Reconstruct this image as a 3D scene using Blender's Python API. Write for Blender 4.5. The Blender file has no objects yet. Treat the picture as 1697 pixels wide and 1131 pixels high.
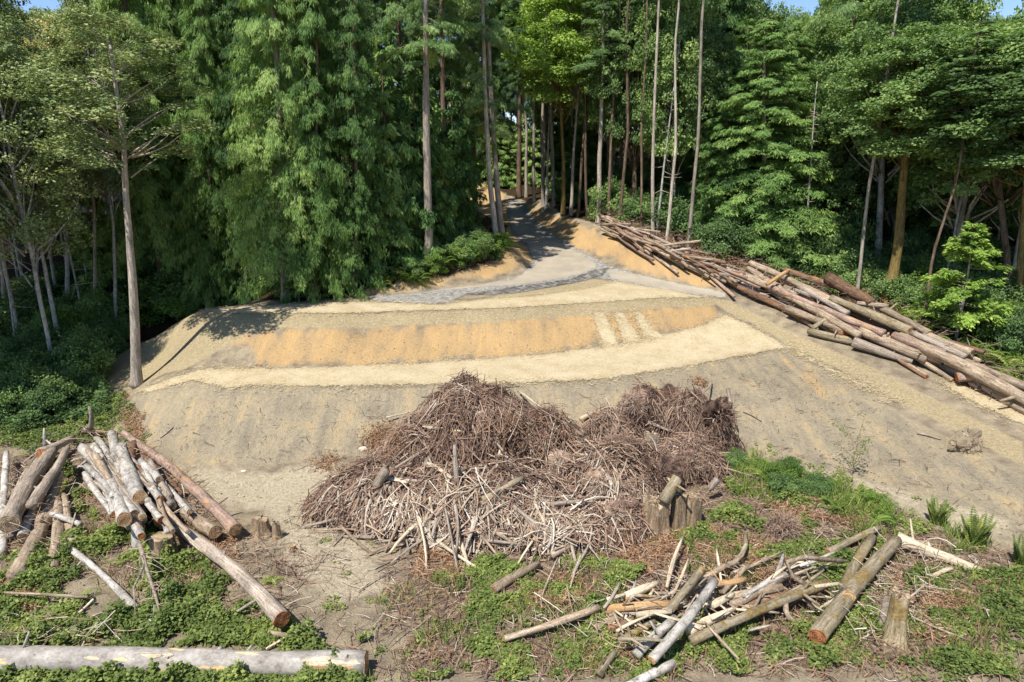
import bpy, math, random
import numpy as np
from mathutils import Vector, Matrix, Quaternion

random.seed(7)
RNG = np.random.default_rng(11)
SC = bpy.context.scene
COL = SC.collection

# ------------------------------------------------------------------ camera, sky, sun, exposure
CAM_Z = 10.0
PITCH = math.radians(15.6)
cam_d = bpy.data.cameras.new('camera')
cam_d.sensor_width = 36.0
cam_d.lens = 24.0
cam_d.clip_start = 0.1
cam_d.clip_end = 3000.0
cam = bpy.data.objects.new('camera', cam_d)
COL.objects.link(cam)
cam.location = (0, 0, CAM_Z)
cam.rotation_euler = (math.pi / 2 - PITCH, 0, 0)
SC.camera = cam

SUN_ELEV = math.radians(59)
SUN_TO = Vector((-0.58, -0.81, 0)).normalized()          # horizontal direction towards the sun: behind the camera, left
world = bpy.data.worlds.new('World')
SC.world = world
world.use_nodes = True
wn = world.node_tree
bg = wn.nodes['Background']
sky = wn.nodes.new('ShaderNodeTexSky')
sky.sky_type = 'NISHITA'
sky.sun_disc = False
sky.sun_elevation = SUN_ELEV
sky.sun_rotation = math.atan2(SUN_TO.x, SUN_TO.y)
sky.air_density = 0.8
sky.dust_density = 0.0
sky.ozone_density = 4.0
wn.links.new(sky.outputs[0], bg.inputs[0])
bg.inputs[1].default_value = 0.13

sun_d = bpy.data.lights.new('sun', 'SUN')
sun_d.energy = 4.8
sun_d.angle = math.radians(0.53)
sun_d.color = (1.0, 0.975, 0.935)
sun = bpy.data.objects.new('sun', sun_d)
COL.objects.link(sun)
to_sun = Vector((SUN_TO.x * math.cos(SUN_ELEV), SUN_TO.y * math.cos(SUN_ELEV), math.sin(SUN_ELEV)))
sun.rotation_euler = to_sun.to_track_quat('Z', 'Y').to_euler()
sun.location = (-20, -20, 60)

SC.view_settings.view_transform = 'Standard'
SC.view_settings.look = 'None'
SC.view_settings.gamma = 1.0
SC.view_settings.use_curve_mapping = False
SC.view_settings.exposure = 0.45
SC.render.engine = 'CYCLES'
SC.cycles.max_bounces = 5
SC.cycles.diffuse_bounces = 3
SC.cycles.transmission_bounces = 3
SC.cycles.transparent_max_bounces = 6
SC.cycles.glossy_bounces = 1
SC.cycles.caustics_reflective = False
SC.cycles.caustics_refractive = False

# ------------------------------------------------------------------ picture <-> place
FPX, CX, CY = 24.0 / 36.0 * 1697, 848.5, 565.5
SP, CP = math.sin(PITCH), math.cos(PITCH)


def ray(u, v):
    a = (u - CX) / FPX
    b = -(v - CY) / FPX
    return np.array([a, CP + b * SP, -SP + b * CP])


def P(u, v, z):
    d = ray(u, v)
    t = (z - CAM_Z) / d[2]
    return np.array([d[0] * t, d[1] * t, z])


def Py(u, v, y):
    d = ray(u, v)
    t = y / d[1]
    return np.array([d[0] * t, y, CAM_Z + d[2] * t])


# ------------------------------------------------------------------ noise on arrays
def _hash(ix, iy, iz, seed):
    h = (ix * 374761393 + iy * 668265263 + iz * 2147483647 + seed * 144665) & 0xffffffff
    h = ((h ^ (h >> 13)) * 1274126177) & 0xffffffff
    h = h ^ (h >> 16)
    return (h & 0xffff) / 65535.0


def vnoise(x, y, z=0.0, seed=0):
    x = np.asarray(x, float); y = np.asarray(y, float)
    z = np.zeros_like(x) + z
    ix = np.floor(x).astype(np.int64); iy = np.floor(y).astype(np.int64); iz = np.floor(z).astype(np.int64)
    fx, fy, fz = x - ix, y - iy, z - iz
    fx = fx * fx * (3 - 2 * fx); fy = fy * fy * (3 - 2 * fy); fz = fz * fz * (3 - 2 * fz)
    r = 0
    for dx in (0, 1):
        for dy in (0, 1):
            for dz in (0, 1):
                w = (fx if dx else 1 - fx) * (fy if dy else 1 - fy) * (fz if dz else 1 - fz)
                r = r + w * _hash(ix + dx, iy + dy, iz + dz, seed)
    return r * 2 - 1


def fbm(x, y, z=0.0, oct=4, seed=0):
    r, a, f = 0, 0.5, 1.0
    for k in range(oct):
        r = r + a * vnoise(np.asarray(x) * f, np.asarray(y) * f, np.asarray(z) * f, seed + k * 17)
        a *= 0.5; f *= 2.03
    return r


# ------------------------------------------------------------------ terrain heights from surveyed break lines (u, v in the photograph, z in metres)
LINES = [
    [(190, 700, .15), (230, 735, .10), (300, 768, .05), (400, 778, .05), (500, 768, .05), (600, 755, .10), (750, 750, .15),
     (900, 755, .15), (1050, 760, .2), (1200, 758, .3), (1350, 805, .35), (1500, 852, .38), (1697, 905, .35), (1800, 930, .3)],
    [(192, 672, .75), (230, 650, 1.2), (290, 630, 1.5), (400, 643, 1.6), (560, 640, 1.6), (850, 635, 1.6), (1000, 630, 1.65),
     (1130, 608, 1.7), (1300, 577, 1.75), (1400, 630, 1.5), (1500, 682, 1.25), (1620, 742, 1.0), (1697, 778, .9), (1800, 825, .8)],
    [(330, 616, 1.62), (480, 611, 1.7), (700, 604, 1.7), (900, 590, 1.75), (1060, 570, 1.85), (1170, 540, 2.2), (1215, 512, 2.6)],
    [(336, 523, 3.05), (440, 527, 3.1), (600, 523, 3.1), (850, 513, 3.1), (1000, 503, 3.1), (1100, 496, 3.1), (1175, 493, 3.0)],
    [(330, 514, 3.05), (450, 504, 3.1), (600, 492, 3.2), (680, 476, 3.4), (760, 466, 3.5), (840, 448, 3.6), (872, 438, 3.7)],
    [(330, 514, 3.05), (283, 540, 2.1), (235, 568, 1.2), (178, 598, .5)],
    [(338, 523, 3.05), (333, 560, 2.4), (326, 612, 1.65)],
    [(250, 620, .95), (262, 590, 1.15)],
    [(175, 598, .5), (172, 625, .4), (174, 650, .3), (186, 685, .2)],
    [(600, 476, 3.6), (660, 456, 4.0), (710, 440, 4.3), (770, 425, 4.45), (828, 403, 4.7), (858, 420, 4.3)],
    [(960, 440, 3.7), (900, 400, 4.2), (862, 365, 4.8), (848, 332, 5.7)],
    [(885, 432, 3.75), (872, 405, 4.2), (848, 385, 4.5), (838, 360, 4.9), (832, 325, 5.9)],
    [(860, 345, 5.3), (916, 393, 4.3), (963, 417, 3.95), (1007, 440, 3.75), (1057, 456, 3.55), (1128, 471, 3.35), (1200, 489, 3.1)],
    [(862, 331, 6.0), (896, 345, 5.7), (940, 360, 5.4), (975, 374, 5.2), (1030, 402, 4.75), (1084, 425, 4.4), (1128, 440, 4.1),
     (1166, 450, 3.9), (1210, 476, 3.45)],
    [(1215, 487, 3.1), (1300, 525, 2.6), (1350, 555, 2.3), (1420, 580, 2.1), (1520, 605, 1.9), (1600, 640, 1.7), (1697, 690, 1.5),
     (1800, 740, 1.3)],
    [(1250, 440, 3.7), (1400, 500, 2.9), (1550, 558, 2.5), (1697, 628, 1.95)],
    [(640, 480, 3.3), (760, 495, 3.2), (900, 480, 3.25), (1000, 470, 3.3), (1100, 482, 3.2)],
    [(1250, 500, 2.9), (1330, 545, 2.35), (1450, 610, 1.8), (1560, 665, 1.45), (1697, 735, 1.15)],
    [(50, 1131, 0), (300, 1131, 0), (600, 1131, 0), (900, 1131, 0), (1200, 1131, .05), (1500, 1131, .1), (1697, 1131, .15)],
    [(0, 900, -.05), (300, 900, 0), (600, 900, 0), (900, 880, .05), (1200, 870, .25), (1400, 900, .4), (1600, 950, .35)],
    [(1200, 800, .4), (1300, 790, .5), (1400, 830, .5), (1500, 880, .45)],
]
FAR = [(-60, 50, 1.8), (-32, 46, 1.4), (-26, 38, .8), (-24, 31, .3), (-40, 25, 0), (-30, 15, -.1), (-20, 22, 0), (0, 5, 0), (40, 5, .2), (40, 20, 1.3),
       (40, 35, 2.6), (-19, 36, .8), (-17, 34, .6), (-14.5, 36, 1.7), (-12.5, 36, 3.0), (-12, 44, 3.6), (-4, 50, 5.0), (-12, 60, 4.8), (-2, 72, 6.6), (10, 62, 6.0), (22, 58, 5.0),
       (20, 46, 4.2), (26, 38, 3.0), (40, 60, 4.4), (-40, 70, 3.5), (60, 70, 5), (0, 110, 10), (-80, 110, 7), (80, 110, 8),
       (-80, 0, 0), (80, 0, .3), (0, -40, -1), (-80, 60, 2), (80, 40, 2.5)]


def _controls():
    pts = []
    for L in LINES:
        W3 = [P(*q) for q in L]
        for a, b in zip(W3[:-1], W3[1:]):
            n = max(1, int(np.hypot(*(b - a)[:2]) / 0.9))
            for k in range(n):
                pts.append(a + (b - a) * k / n)
        pts.append(W3[-1])
    pts += [np.array(q, float) for q in FAR]
    out = []
    for p in pts:
        if all((p[0] - q[0]) ** 2 + (p[1] - q[1]) ** 2 > 0.04 for q in out):
            out.append(p)
    return np.array(out)


CT = _controls()


def _rbf_solve(C):
    n = len(C)
    D = np.hypot(C[:, None, 0] - C[None, :, 0], C[:, None, 1] - C[None, :, 1])
    A = np.zeros((n + 3, n + 3))
    A[:n, :n] = D
    A[:n, n] = 1; A[:n, n + 1:] = C[:, :2]
    A[n, :n] = 1; A[n + 1:, :n] = C[:, :2].T
    b = np.zeros(n + 3); b[:n] = C[:, 2]
    A[:n, :n] -= np.eye(n) * 0.004
    return np.linalg.solve(A, b)


RW = _rbf_solve(CT)


def rbf(x, y):
    x = np.asarray(x, float).ravel(); y = np.asarray(y, float).ravel()
    out = np.empty(len(x))
    for s in range(0, len(x), 20000):
        xx = x[s:s + 20000]; yy = y[s:s + 20000]
        D = np.hypot(xx[:, None] - CT[None, :, 0], yy[:, None] - CT[None, :, 1])
        out[s:s + 20000] = D @ RW[:-3] + RW[-3] + RW[-2] * xx + RW[-1] * yy
    return out


GX0, GX1, GY0, GY1, GS = -62.0, 62.0, 2.0, 102.0, 0.25
_gx = np.arange(GX0, GX1 + 1e-6, GS); _gy = np.arange(GY0, GY1 + 1e-6, GS)
_GXX, _GYY = np.meshgrid(_gx, _gy)
GRID = rbf(_GXX, _GYY).reshape(_GXX.shape)
# soften the creases a little, as loose fill would lie
for _ in range(1):
    g = np.pad(GRID, 1, mode='edge')
    GRID = (g[1:-1, 1:-1] * 2 + g[:-2, 1:-1] + g[2:, 1:-1] + g[1:-1, :-2] + g[1:-1, 2:]) / 6


def hgt(x, y):
    """height of the ground (no fine relief)"""
    x = np.asarray(x, float); y = np.asarray(y, float)
    xc = np.clip(x, GX0, GX1 - 1e-3); yc = np.clip(y, GY0, GY1 - 1e-3)
    fx = (xc - GX0) / GS; fy = (yc - GY0) / GS
    i = np.floor(fx).astype(int); j = np.floor(fy).astype(int)
    fx = fx - i; fy = fy - j
    z = (GRID[j, i] * (1 - fx) * (1 - fy) + GRID[j, i + 1] * fx * (1 - fy) + GRID[j + 1, i] * (1 - fx) * fy + GRID[j + 1, i + 1] * fx * fy)
    return z + np.clip(y - GY1, 0, 150) * 0.05


def at(u, v, h=0.0):
    """the point on the ground (or h above it) seen at pixel u, v"""
    d = ray(u, v)
    t = np.arange(6, 160, 0.05)
    z = CAM_Z + d[2] * t
    g = hgt(d[0] * t, d[1] * t) + h
    k = np.argmax(z < g)
    if z[k] >= g[k]:
        k = len(t) - 1
    t0 = t[k]
    return np.array([d[0] * t0, d[1] * t0, CAM_Z + d[2] * t0])


def poly_world(px, h=0.0):
    return np.array([at(u, v, h)[:2] for u, v in px])


def sdist(poly, x, y):
    """signed distance to a polygon in metres, positive inside"""
    x = np.asarray(x, float); y = np.asarray(y, float)
    d = np.full(x.shape, 1e9); ins = np.zeros(x.shape, bool)
    n = len(poly)
    for k in range(n):
        ax, ay = poly[k]; bx, by = poly[(k + 1) % n]
        ex, ey = bx - ax, by - ay
        t = np.clip(((x - ax) * ex + (y - ay) * ey) / (ex * ex + ey * ey + 1e-12), 0, 1)
        d = np.minimum(d, np.hypot(x - ax - t * ex, y - ay - t * ey))
        c = ((ay > y) != (by > y)) & (x < (bx - ax) * (y - ay) / (by - ay + 1e-12) + ax)
        ins ^= c
    return np.where(ins, d, -d)


def sstep(a, b, x):
    t = np.clip((x - a) / (b - a), 0, 1)
    return t * t * (3 - 2 * t)


# ------------------------------------------------------------------ meshes and objects
def mkmesh(name, V, F, attrs=None, smooth=True, mat=None, mats=None, fmat=None):
    """V (n,3); F array or list of arrays of faces"""
    V = np.asarray(V, np.float32)
    if not isinstance(F, list):
        F = [F]
    F = [np.asarray(f, np.int32) for f in F if len(f)]
    me = bpy.data.meshes.new(name)
    me.vertices.add(len(V))
    me.vertices.foreach_set('co', V.ravel())
    tot = sum(f.size for f in F); nf = sum(len(f) for f in F)
    me.loops.add(tot)
    me.polygons.add(nf)
    me.loops.foreach_set('vertex_index', np.concatenate([f.ravel() for f in F]))
    sizes = np.concatenate([np.full(len(f), f.shape[1], np.int32) for f in F])
    starts = np.concatenate([[0], np.cumsum(sizes)[:-1]]).astype(np.int32)
    me.polygons.foreach_set('loop_start', starts)
    me.polygons.foreach_set('loop_total', sizes)
    me.polygons.foreach_set('use_smooth', np.full(nf, smooth, bool))
    for k, a in (attrs or {}).items():
        at_ = me.attributes.new(k, 'FLOAT', 'POINT')
        at_.data.foreach_set('value', np.asarray(a, np.float32))
    if mat is not None:
        me.materials.append(mat)
    me.update(calc_edges=True)
    me.validate()
    return me


def link(name, me, parent=None, loc=(0, 0, 0), rot=None):
    o = bpy.data.objects.new(name, me)
    COL.objects.link(o)
    o.location = loc
    if rot is not None:
        o.rotation_mode = 'QUATERNION'
        o.rotation_quaternion = rot
    if parent is not None:
        o.parent = parent
    return o


def tag(o, label=None, cat=None, group=None, kind=None):
    if label: o['label'] = label
    if cat: o['category'] = cat
    if group: o['group'] = group
    if kind: o['kind'] = kind
    return o


def empty(name, loc, rz=0.0):
    o = bpy.data.objects.new(name, None)
    COL.objects.link(o)
    o.location = loc
    o.rotation_euler = (0, 0, rz)
    o.empty_display_size = 0.3
    return o


def tube(pts, rad, sides=10, cap=True, rough=0.0, seed=0, lump=2.0):
    """one tube along pts; returns V, [quads, tris]"""
    pts = np.asarray(pts, float); n = len(pts)
    rad = np.asarray(rad, float) * np.ones(n)
    T = np.gradient(pts, axis=0); T /= np.linalg.norm(T, axis=1)[:, None] + 1e-12
    a = np.array([0, 0, 1.0]) if abs(T[0, 2]) < 0.85 else np.array([1.0, 0, 0])
    N = np.cross(T[0], a); N /= np.linalg.norm(N)
    ns = [N]
    for k in range(1, n):
        N = ns[-1] - T[k] * np.dot(ns[-1], T[k]); N /= np.linalg.norm(N) + 1e-12
        ns.append(N)
    N = np.array(ns); B = np.cross(T, N)
    th = np.arange(sides) / sides * 2 * math.pi
    r = np.repeat(rad[:, None], sides, 1)
    if rough:
        L = np.concatenate([[0], np.cumsum(np.linalg.norm(np.diff(pts, axis=0), axis=1))])
        r = r * (1 + rough * fbm(np.cos(th)[None, :] * 1.2 + np.zeros((n, 1)), np.sin(th)[None, :] * 1.2 + np.zeros((n, 1)),
                                 (L * lump)[:, None] + np.zeros((1, sides)), 3, seed) * 2)
    V = pts[:, None, :] + r[:, :, None] * (np.cos(th)[None, :, None] * N[:, None, :] + np.sin(th)[None, :, None] * B[:, None, :])
    V = V.reshape(-1, 3)
    i = np.arange(n - 1)[:, None] * sides; j = np.arange(sides)[None, :]; j2 = (j + 1) % sides
    Q = np.stack([i + j, i + j2, i + sides + j2, i + sides + j], -1).reshape(-1, 4)
    Tn = np.zeros((0, 3), int)
    if cap:
        V = np.vstack([V, pts[0], pts[-1]])
        c0, c1 = n * sides, n * sides + 1
        jj = np.arange(sides); j2 = (jj + 1) % sides
        Tn = np.vstack([np.stack([np.full(sides, c0), j2, jj], 1),
                        np.stack([np.full(sides, c1), (n - 1) * sides + jj, (n - 1) * sides + j2], 1)])
    return V, [Q, Tn]


class Bag:
    """collects shapes into one mesh"""

    def __init__(self):
        self.V = []; self.Q = []; self.T = []; self.A = []; self.n = 0

    def add(self, V, F, tint=0.5):
        V = np.asarray(V)
        for f in (F if isinstance(F, list) else [F]):
            f = np.asarray(f)
            if len(f) == 0: continue
            (self.Q if f.shape[1] == 4 else self.T).append(f + self.n)
        self.V.append(V); self.n += len(V)
        self.A.append(np.zeros(len(V)) + tint)

    def mesh(self, name, mat, smooth=True):
        F = []
        if self.Q: F.append(np.vstack(self.Q))
        if self.T: F.append(np.vstack(self.T))
        return mkmesh(name, np.vstack(self.V), F, {'tint': np.concatenate(self.A)}, smooth, mat)


def sticks(A, Bp, r0, r1, bend, sides=4, segs=3, rng=RNG):
    """many thin tapering tubes at once: A, Bp (n,3) ends; returns V, quads, index of the stick for each vertex"""
    n = len(A)
    D = Bp - A; L = np.linalg.norm(D, axis=1, keepdims=True) + 1e-9
    D = D / L
    ref = np.where(np.abs(D[:, 2:3]) < 0.85, np.array([[0, 0, 1.0]]), np.array([[1.0, 0, 0]]))
    N = np.cross(D, ref); N /= np.linalg.norm(N, axis=1, keepdims=True)
    B = np.cross(D, N)
    ph = rng.uniform(0, 6.28, (n, 1))
    bd = (np.cos(ph) * N + np.sin(ph) * B) * L * bend.reshape(-1, 1)
    s = np.linspace(0, 1, segs + 1)
    th = np.arange(sides) / sides * 2 * math.pi
    cen = A[:, None, :] + D[:, None, :] * (L[:, None, :] * s[None, :, None]) + bd[:, None, :] * (4 * s * (1 - s))[None, :, None]
    rad = (r0[:, None] + (r1 - r0)[:, None] * s[None, :])
    V = cen[:, :, None, :] + rad[:, :, None, None] * (np.cos(th)[None, None, :, None] * N[:, None, None, :] + np.sin(th)[None, None, :, None] * B[:, None, None, :])
    V = V.reshape(-1, 3)
    base = (np.arange(n) * (segs + 1) * sides)[:, None, None]
    i = (np.arange(segs) * sides)[None, :, None]; j = np.arange(sides)[None, None, :]; j2 = (j + 1) % sides
    Q = np.stack([base + i + j, base + i + j2, base + i + sides + j2, base + i + sides + j], -1).reshape(-1, 4)
    ends = np.stack([base[:, 0, 0][:, None] + segs * sides + np.array([0, 1, 2, 3])[None, :sides]], 0)[0] if sides == 4 else np.zeros((0, 4), int)
    st = base[:, 0, 0][:, None] + np.array([3, 2, 1, 0])[None, :] if sides == 4 else np.zeros((0, 4), int)
    return V, np.vstack([Q, ends, st]) if sides == 4 else Q, np.repeat(np.arange(n), (segs + 1) * sides)


def leaves(C, D, Nn, L, Wd, fold=0.0, mid=0.45):
    """diamond leaves: base at C, long axis D, normal Nn, length L, width Wd -> V (4n,3), quads"""
    n = len(C)
    D = D / (np.linalg.norm(D, axis=1, keepdims=True) + 1e-9)
    S = np.cross(D, Nn); S /= np.linalg.norm(S, axis=1, keepdims=True) + 1e-9
    U = np.cross(S, D)
    L = L.reshape(-1, 1); Wd = Wd.reshape(-1, 1)
    V = np.empty((n, 4, 3))
    V[:, 0] = C
    V[:, 1] = C + D * L * mid + S * Wd * 0.5 - U * Wd * fold
    V[:, 2] = C + D * L
    V[:, 3] = C + D * L * mid - S * Wd * 0.5 - U * Wd * fold
    return V.reshape(-1, 3), np.arange(4 * n).reshape(-1, 4)


def unit(v):
    return v / (np.linalg.norm(v, axis=-1, keepdims=True) + 1e-9)

# ------------------------------------------------------------------ materials
class NT:
    def __init__(self, name):
        self.m = bpy.data.materials.new(name)
        self.m.use_nodes = True
        self.t = self.m.node_tree
        self.t.nodes.clear()
        self.out = self.t.nodes.new('ShaderNodeOutputMaterial')

    def n(self, typ, **kw):
        x = self.t.nodes.new('ShaderNode' + typ)
        for k, v in kw.items():
            setattr(x, k, v)
        return x

    def l(self, a, b):
        self.t.links.new(a, b)

    def val(self, sock, v):
        if hasattr(v, 'is_linked') or hasattr(v, 'node'):
            self.l(v, sock)
        else:
            sock.default_value = v

    def attr(self, name):
        return self.n('Attribute', attribute_name=name).outputs['Fac']

    def coord(self, kind='Object', scale=(1, 1, 1), rot=(0, 0, 0), rnd=0.0):
        c = self.n('TexCoord').outputs[kind]
        if rnd:
            r = self.n('ObjectInfo').outputs['Random']
            mu = self.math('MULTIPLY', r, rnd)
            va = self.n('VectorMath', operation='ADD')
            self.l(c, va.inputs[0]); self.l(mu, va.inputs[1])
            c = va.outputs[0]
        mp = self.n('Mapping')
        mp.inputs['Scale'].default_value = scale
        mp.inputs['Rotation'].default_value = rot
        self.l(c, mp.inputs['Vector'])
        return mp.outputs[0]

    def noise(self, vec, scale, detail=4.0, rough=0.55, dist=0.0, out='Fac'):
        x = self.n('TexNoise')
        x.inputs['Scale'].default_value = scale
        x.inputs['Detail'].default_value = detail
        x.inputs['Roughness'].default_value = rough
        x.inputs['Distortion'].default_value = dist
        if vec is not None: self.l(vec, x.inputs['Vector'])
        return x.outputs[out]

    def voro(self, vec, scale, feature='F1', out='Distance', rand=1.0):
        x = self.n('TexVoronoi', feature=feature)
        x.inputs['Scale'].default_value = scale
        x.inputs['Randomness'].default_value = rand
        if vec is not None: self.l(vec, x.inputs['Vector'])
        return x.outputs[out]

    def math(self, op, a, b=0.0, c=None, clamp=False):
        x = self.n('Math', operation=op, use_clamp=clamp)
        self.val(x.inputs[0], a); self.val(x.inputs[1], b)
        if c is not None: self.val(x.inputs[2], c)
        return x.outputs[0]

    def mul(self, a, b): return self.math('MULTIPLY', a, b)
    def add(self, a, b): return self.math('ADD', a, b)

    def ss(self, x, a, b):
        m = self.n('MapRange', interpolation_type='SMOOTHSTEP')
        self.val(m.inputs['Value'], x)
        m.inputs['From Min'].default_value = a; m.inputs['From Max'].default_value = b
        return m.outputs[0]

    def ramp(self, fac, stops):
        r = self.n('ValToRGB')
        e = r.color_ramp.elements
        while len(e) < len(stops): e.new(0.5)
        for k, (p, c) in enumerate(stops):
            e[k].position = p
            e[k].color = (c[0], c[1], c[2], 1)
        self.l(fac, r.inputs[0])
        return r.outputs[0]

    def mix(self, fac, a, b, mode='MIX'):
        x = self.n('Mix', data_type='RGBA', blend_type=mode)
        x.clamp_factor = True
        self.val(x.inputs[0], fac)
        for s, v in ((x.inputs[6], a), (x.inputs[7], b)):
            if isinstance(v, tuple): s.default_value = (v[0], v[1], v[2], 1)
            else: self.l(v, s)
        return x.outputs[2]

    def bump(self, h, strength=0.5, dist=0.05, normal=None):
        b = self.n('Bump')
        b.inputs['Strength'].default_value = strength
        b.inputs['Distance'].default_value = dist
        self.l(h, b.inputs['Height'])
        if normal is not None: self.l(normal, b.inputs['Normal'])
        return b.outputs[0]

    def surf(self, col, rough=0.9, normal=None, spec=0.15, alpha=None):
        p = self.n('BsdfPrincipled')
        self.val(p.inputs['Base Color'], col if not isinstance(col, tuple) else (col[0], col[1], col[2], 1))
        self.val(p.inputs['Roughness'], rough)
        p.inputs['Specular IOR Level'].default_value = spec
        if normal is not None: self.l(normal, p.inputs['Normal'])
        if alpha is not None: self.val(p.inputs['Alpha'], alpha)
        self.l(p.outputs[0], self.out.inputs[0])
        return self.m


def srgb(r, g, b, k=1.0):
    f = lambda c: (c / 255 / 12.92 if c / 255 <= 0.04045 else ((c / 255 + 0.055) / 1.055) ** 2.4) * k
    return (f(r), f(g), f(b))


def make_ground():
    t = NT('ground_soil')
    c = t.coord('Object')
    big = t.noise(c, 0.35, 4); mid = t.noise(c, 1.6, 5, 0.6); fine = t.noise(c, 9, 5, 0.65); grit = t.noise(c, 38, 3, 0.7)
    # dirt of the landing in front
    dirt = t.ramp(mid, [(0.3, srgb(121, 107, 91)), (0.5, srgb(153, 138, 114)), (0.68, srgb(177, 160, 133))])
    pale = t.ramp(fine, [(0.3, srgb(167, 152, 123)), (0.6, srgb(198, 183, 155))])
    col = t.mix(t.ss(t.add(t.attr('pale'), t.mul(t.add(mid, -0.5), 1.0)), 0.25, 0.8), dirt, pale)
    # grey-brown fill of the lower slope, streaked down the fall line by the machine's tracks
    cs = t.coord('Object', (1.7, 0.6, 0.6))
    streak = t.noise(cs, 1.0, 5, 0.6)
    grey = t.ramp(t.add(t.mul(streak, 0.6), t.mul(fine, 0.4)), [(0.32, srgb(132, 122, 106)), (0.5, srgb(163, 149, 124)), (0.66, srgb(187, 166, 131))])
    ora2 = t.mix(t.mul(t.ss(t.add(t.mul(streak, .6), t.mul(mid, .4)), 0.52, 0.72), .65), grey, srgb(192, 165, 119))
    col = t.mix(t.ss(t.add(t.attr('fill'), t.mul(t.add(mid, -0.5), 0.5)), 0.3, 0.7), col, ora2)
    # orange subsoil
    cs2 = t.coord('Object', (1.4, 0.5, 0.5))
    st2 = t.noise(cs2, 0.9, 6, 0.6)
    ora = t.ramp(t.add(t.mul(st2, 0.7), t.mul(fine, 0.3)), [(0.34, srgb(157, 136, 105)), (0.46, srgb(184, 153, 111)), (0.62, srgb(200, 164, 113))])
    col = t.mix(t.ss(t.add(t.attr('orange'), t.mul(t.add(st2, -0.5), 1.7)), 0.3, 0.8), col, ora)
    # greenish hydroseeded mulch
    hyd = t.ramp(t.add(t.mul(fine, 0.5), t.mul(grit, 0.5)), [(0.35, srgb(147, 131, 102)), (0.5, srgb(174, 156, 121)), (0.65, srgb(197, 179, 143))])
    col = t.mix(t.ss(t.add(t.attr('hydro'), t.mul(t.add(mid, -0.5), 0.5)), 0.3, 0.7), col, hyd)
    # litter of bark chips and twigs
    vch = t.voro(t.coord('Object', (9, 16, 12), (0, 0, 0.5)), 1.3, out='Color')
    chip = t.ramp(vch, [(0.2, srgb(77, 63, 53)), (0.45, srgb(115, 96, 78)), (0.62, srgb(135, 101, 75)), (0.85, srgb(164, 147, 123))])
    col = t.mix(t.ss(t.add(t.attr('litter'), t.mul(t.add(fine, -0.5), 1.2)), 0.35, 0.75), col, chip)
    # forest floor
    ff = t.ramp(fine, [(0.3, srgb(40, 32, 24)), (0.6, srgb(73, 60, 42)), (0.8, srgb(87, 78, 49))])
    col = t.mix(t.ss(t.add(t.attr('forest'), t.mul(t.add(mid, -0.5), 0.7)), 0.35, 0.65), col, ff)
    # clods: dark pits and pale stones
    v = t.voro(c, 7.0); pit = t.ss(t.add(v, t.mul(mid, 0.25)), 0.10, 0.22)
    col = t.mix(t.mul(t.math('SUBTRACT', 1.0, pit), 0.55), col, srgb(70, 60, 50))
    v2 = t.voro(c, 4.1); st = t.math('SUBTRACT', 1.0, t.ss(v2, 0.06, 0.10))
    col = t.mix(t.mul(st, 0.5), col, srgb(166, 158, 145))
    g20 = t.noise(c, 20, 4, 0.7)
    gm = t.ramp(t.add(t.add(t.mul(grit, 0.42), t.mul(g20, 0.38)), t.mul(big, 0.2)), [(0.36, (0.6, 0.59, 0.58)), (0.48, (1, 1, 1)), (0.64, (1.24, 1.22, 1.17))])
    col = t.mix(1.0, col, gm, 'MULTIPLY')
    # faint ribs the machine's tracks left down the fill slopes
    rib = t.noise(t.coord('Object', (5.5, 0.22, 0.22)), 1.0, 3, 0.6)
    rm = t.ramp(rib, [(0.34, (0.94, 0.94, 0.95)), (0.5, (1, 1, 1)), (0.66, (1.05, 1.045, 1.03))])
    slope = t.math('MAXIMUM', t.attr('fill'), t.mul(t.attr('orange'), 0.7))
    col = t.mix(slope, col, t.mix(1.0, col, rm, 'MULTIPLY'))
    h = t.add(t.add(t.add(t.mul(mid, 0.25), t.mul(t.mul(rib, slope), 0.2)), t.mul(fine, 0.6)), t.mul(grit, 0.5))
    return t.surf(col, 0.95, t.bump(h, 0.85, 0.13), 0.05)


def make_straw():
    t = NT('straw_mulch')
    c = t.coord('Object')
    mid = t.noise(c, 1.3, 5, 0.6); fine = t.noise(c, 14, 5, 0.7)
    s1 = t.noise(t.coord('Object', (7, 42, 20), (0, 0, 0.5)), 1.0, 4, 0.7, 0.8)
    s2 = t.noise(t.coord('Object', (42, 8, 20), (0, 0, -0.3)), 1.0, 4, 0.7, 0.8)
    f = t.add(t.mul(t.math('MAXIMUM', s1, s2), 0.55), t.add(t.mul(fine, 0.25), t.mul(mid, 0.2)))
    col = t.ramp(f, [(0.36, srgb(127, 108, 78)), (0.46, srgb(171, 151, 114)), (0.55, srgb(195, 178, 145)), (0.68, srgb(210, 199, 172))])
    sd = t.attr('sd')
    edge = t.add(sd, t.mul(t.add(t.noise(c, 3.0, 6, 0.7), -0.5), 0.5))
    a = t.ss(t.add(edge, t.mul(t.add(fine, -0.5), 0.5)), -0.02, 0.10)
    thin = t.ss(edge, 0.0, 0.5)
    col = t.mix(t.mul(t.math('SUBTRACT', 1.0, thin), 0.3), col, srgb(153, 134, 100))
    return t.surf(col, 0.95, t.bump(f, 0.6, 0.06), 0.05, a)


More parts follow.
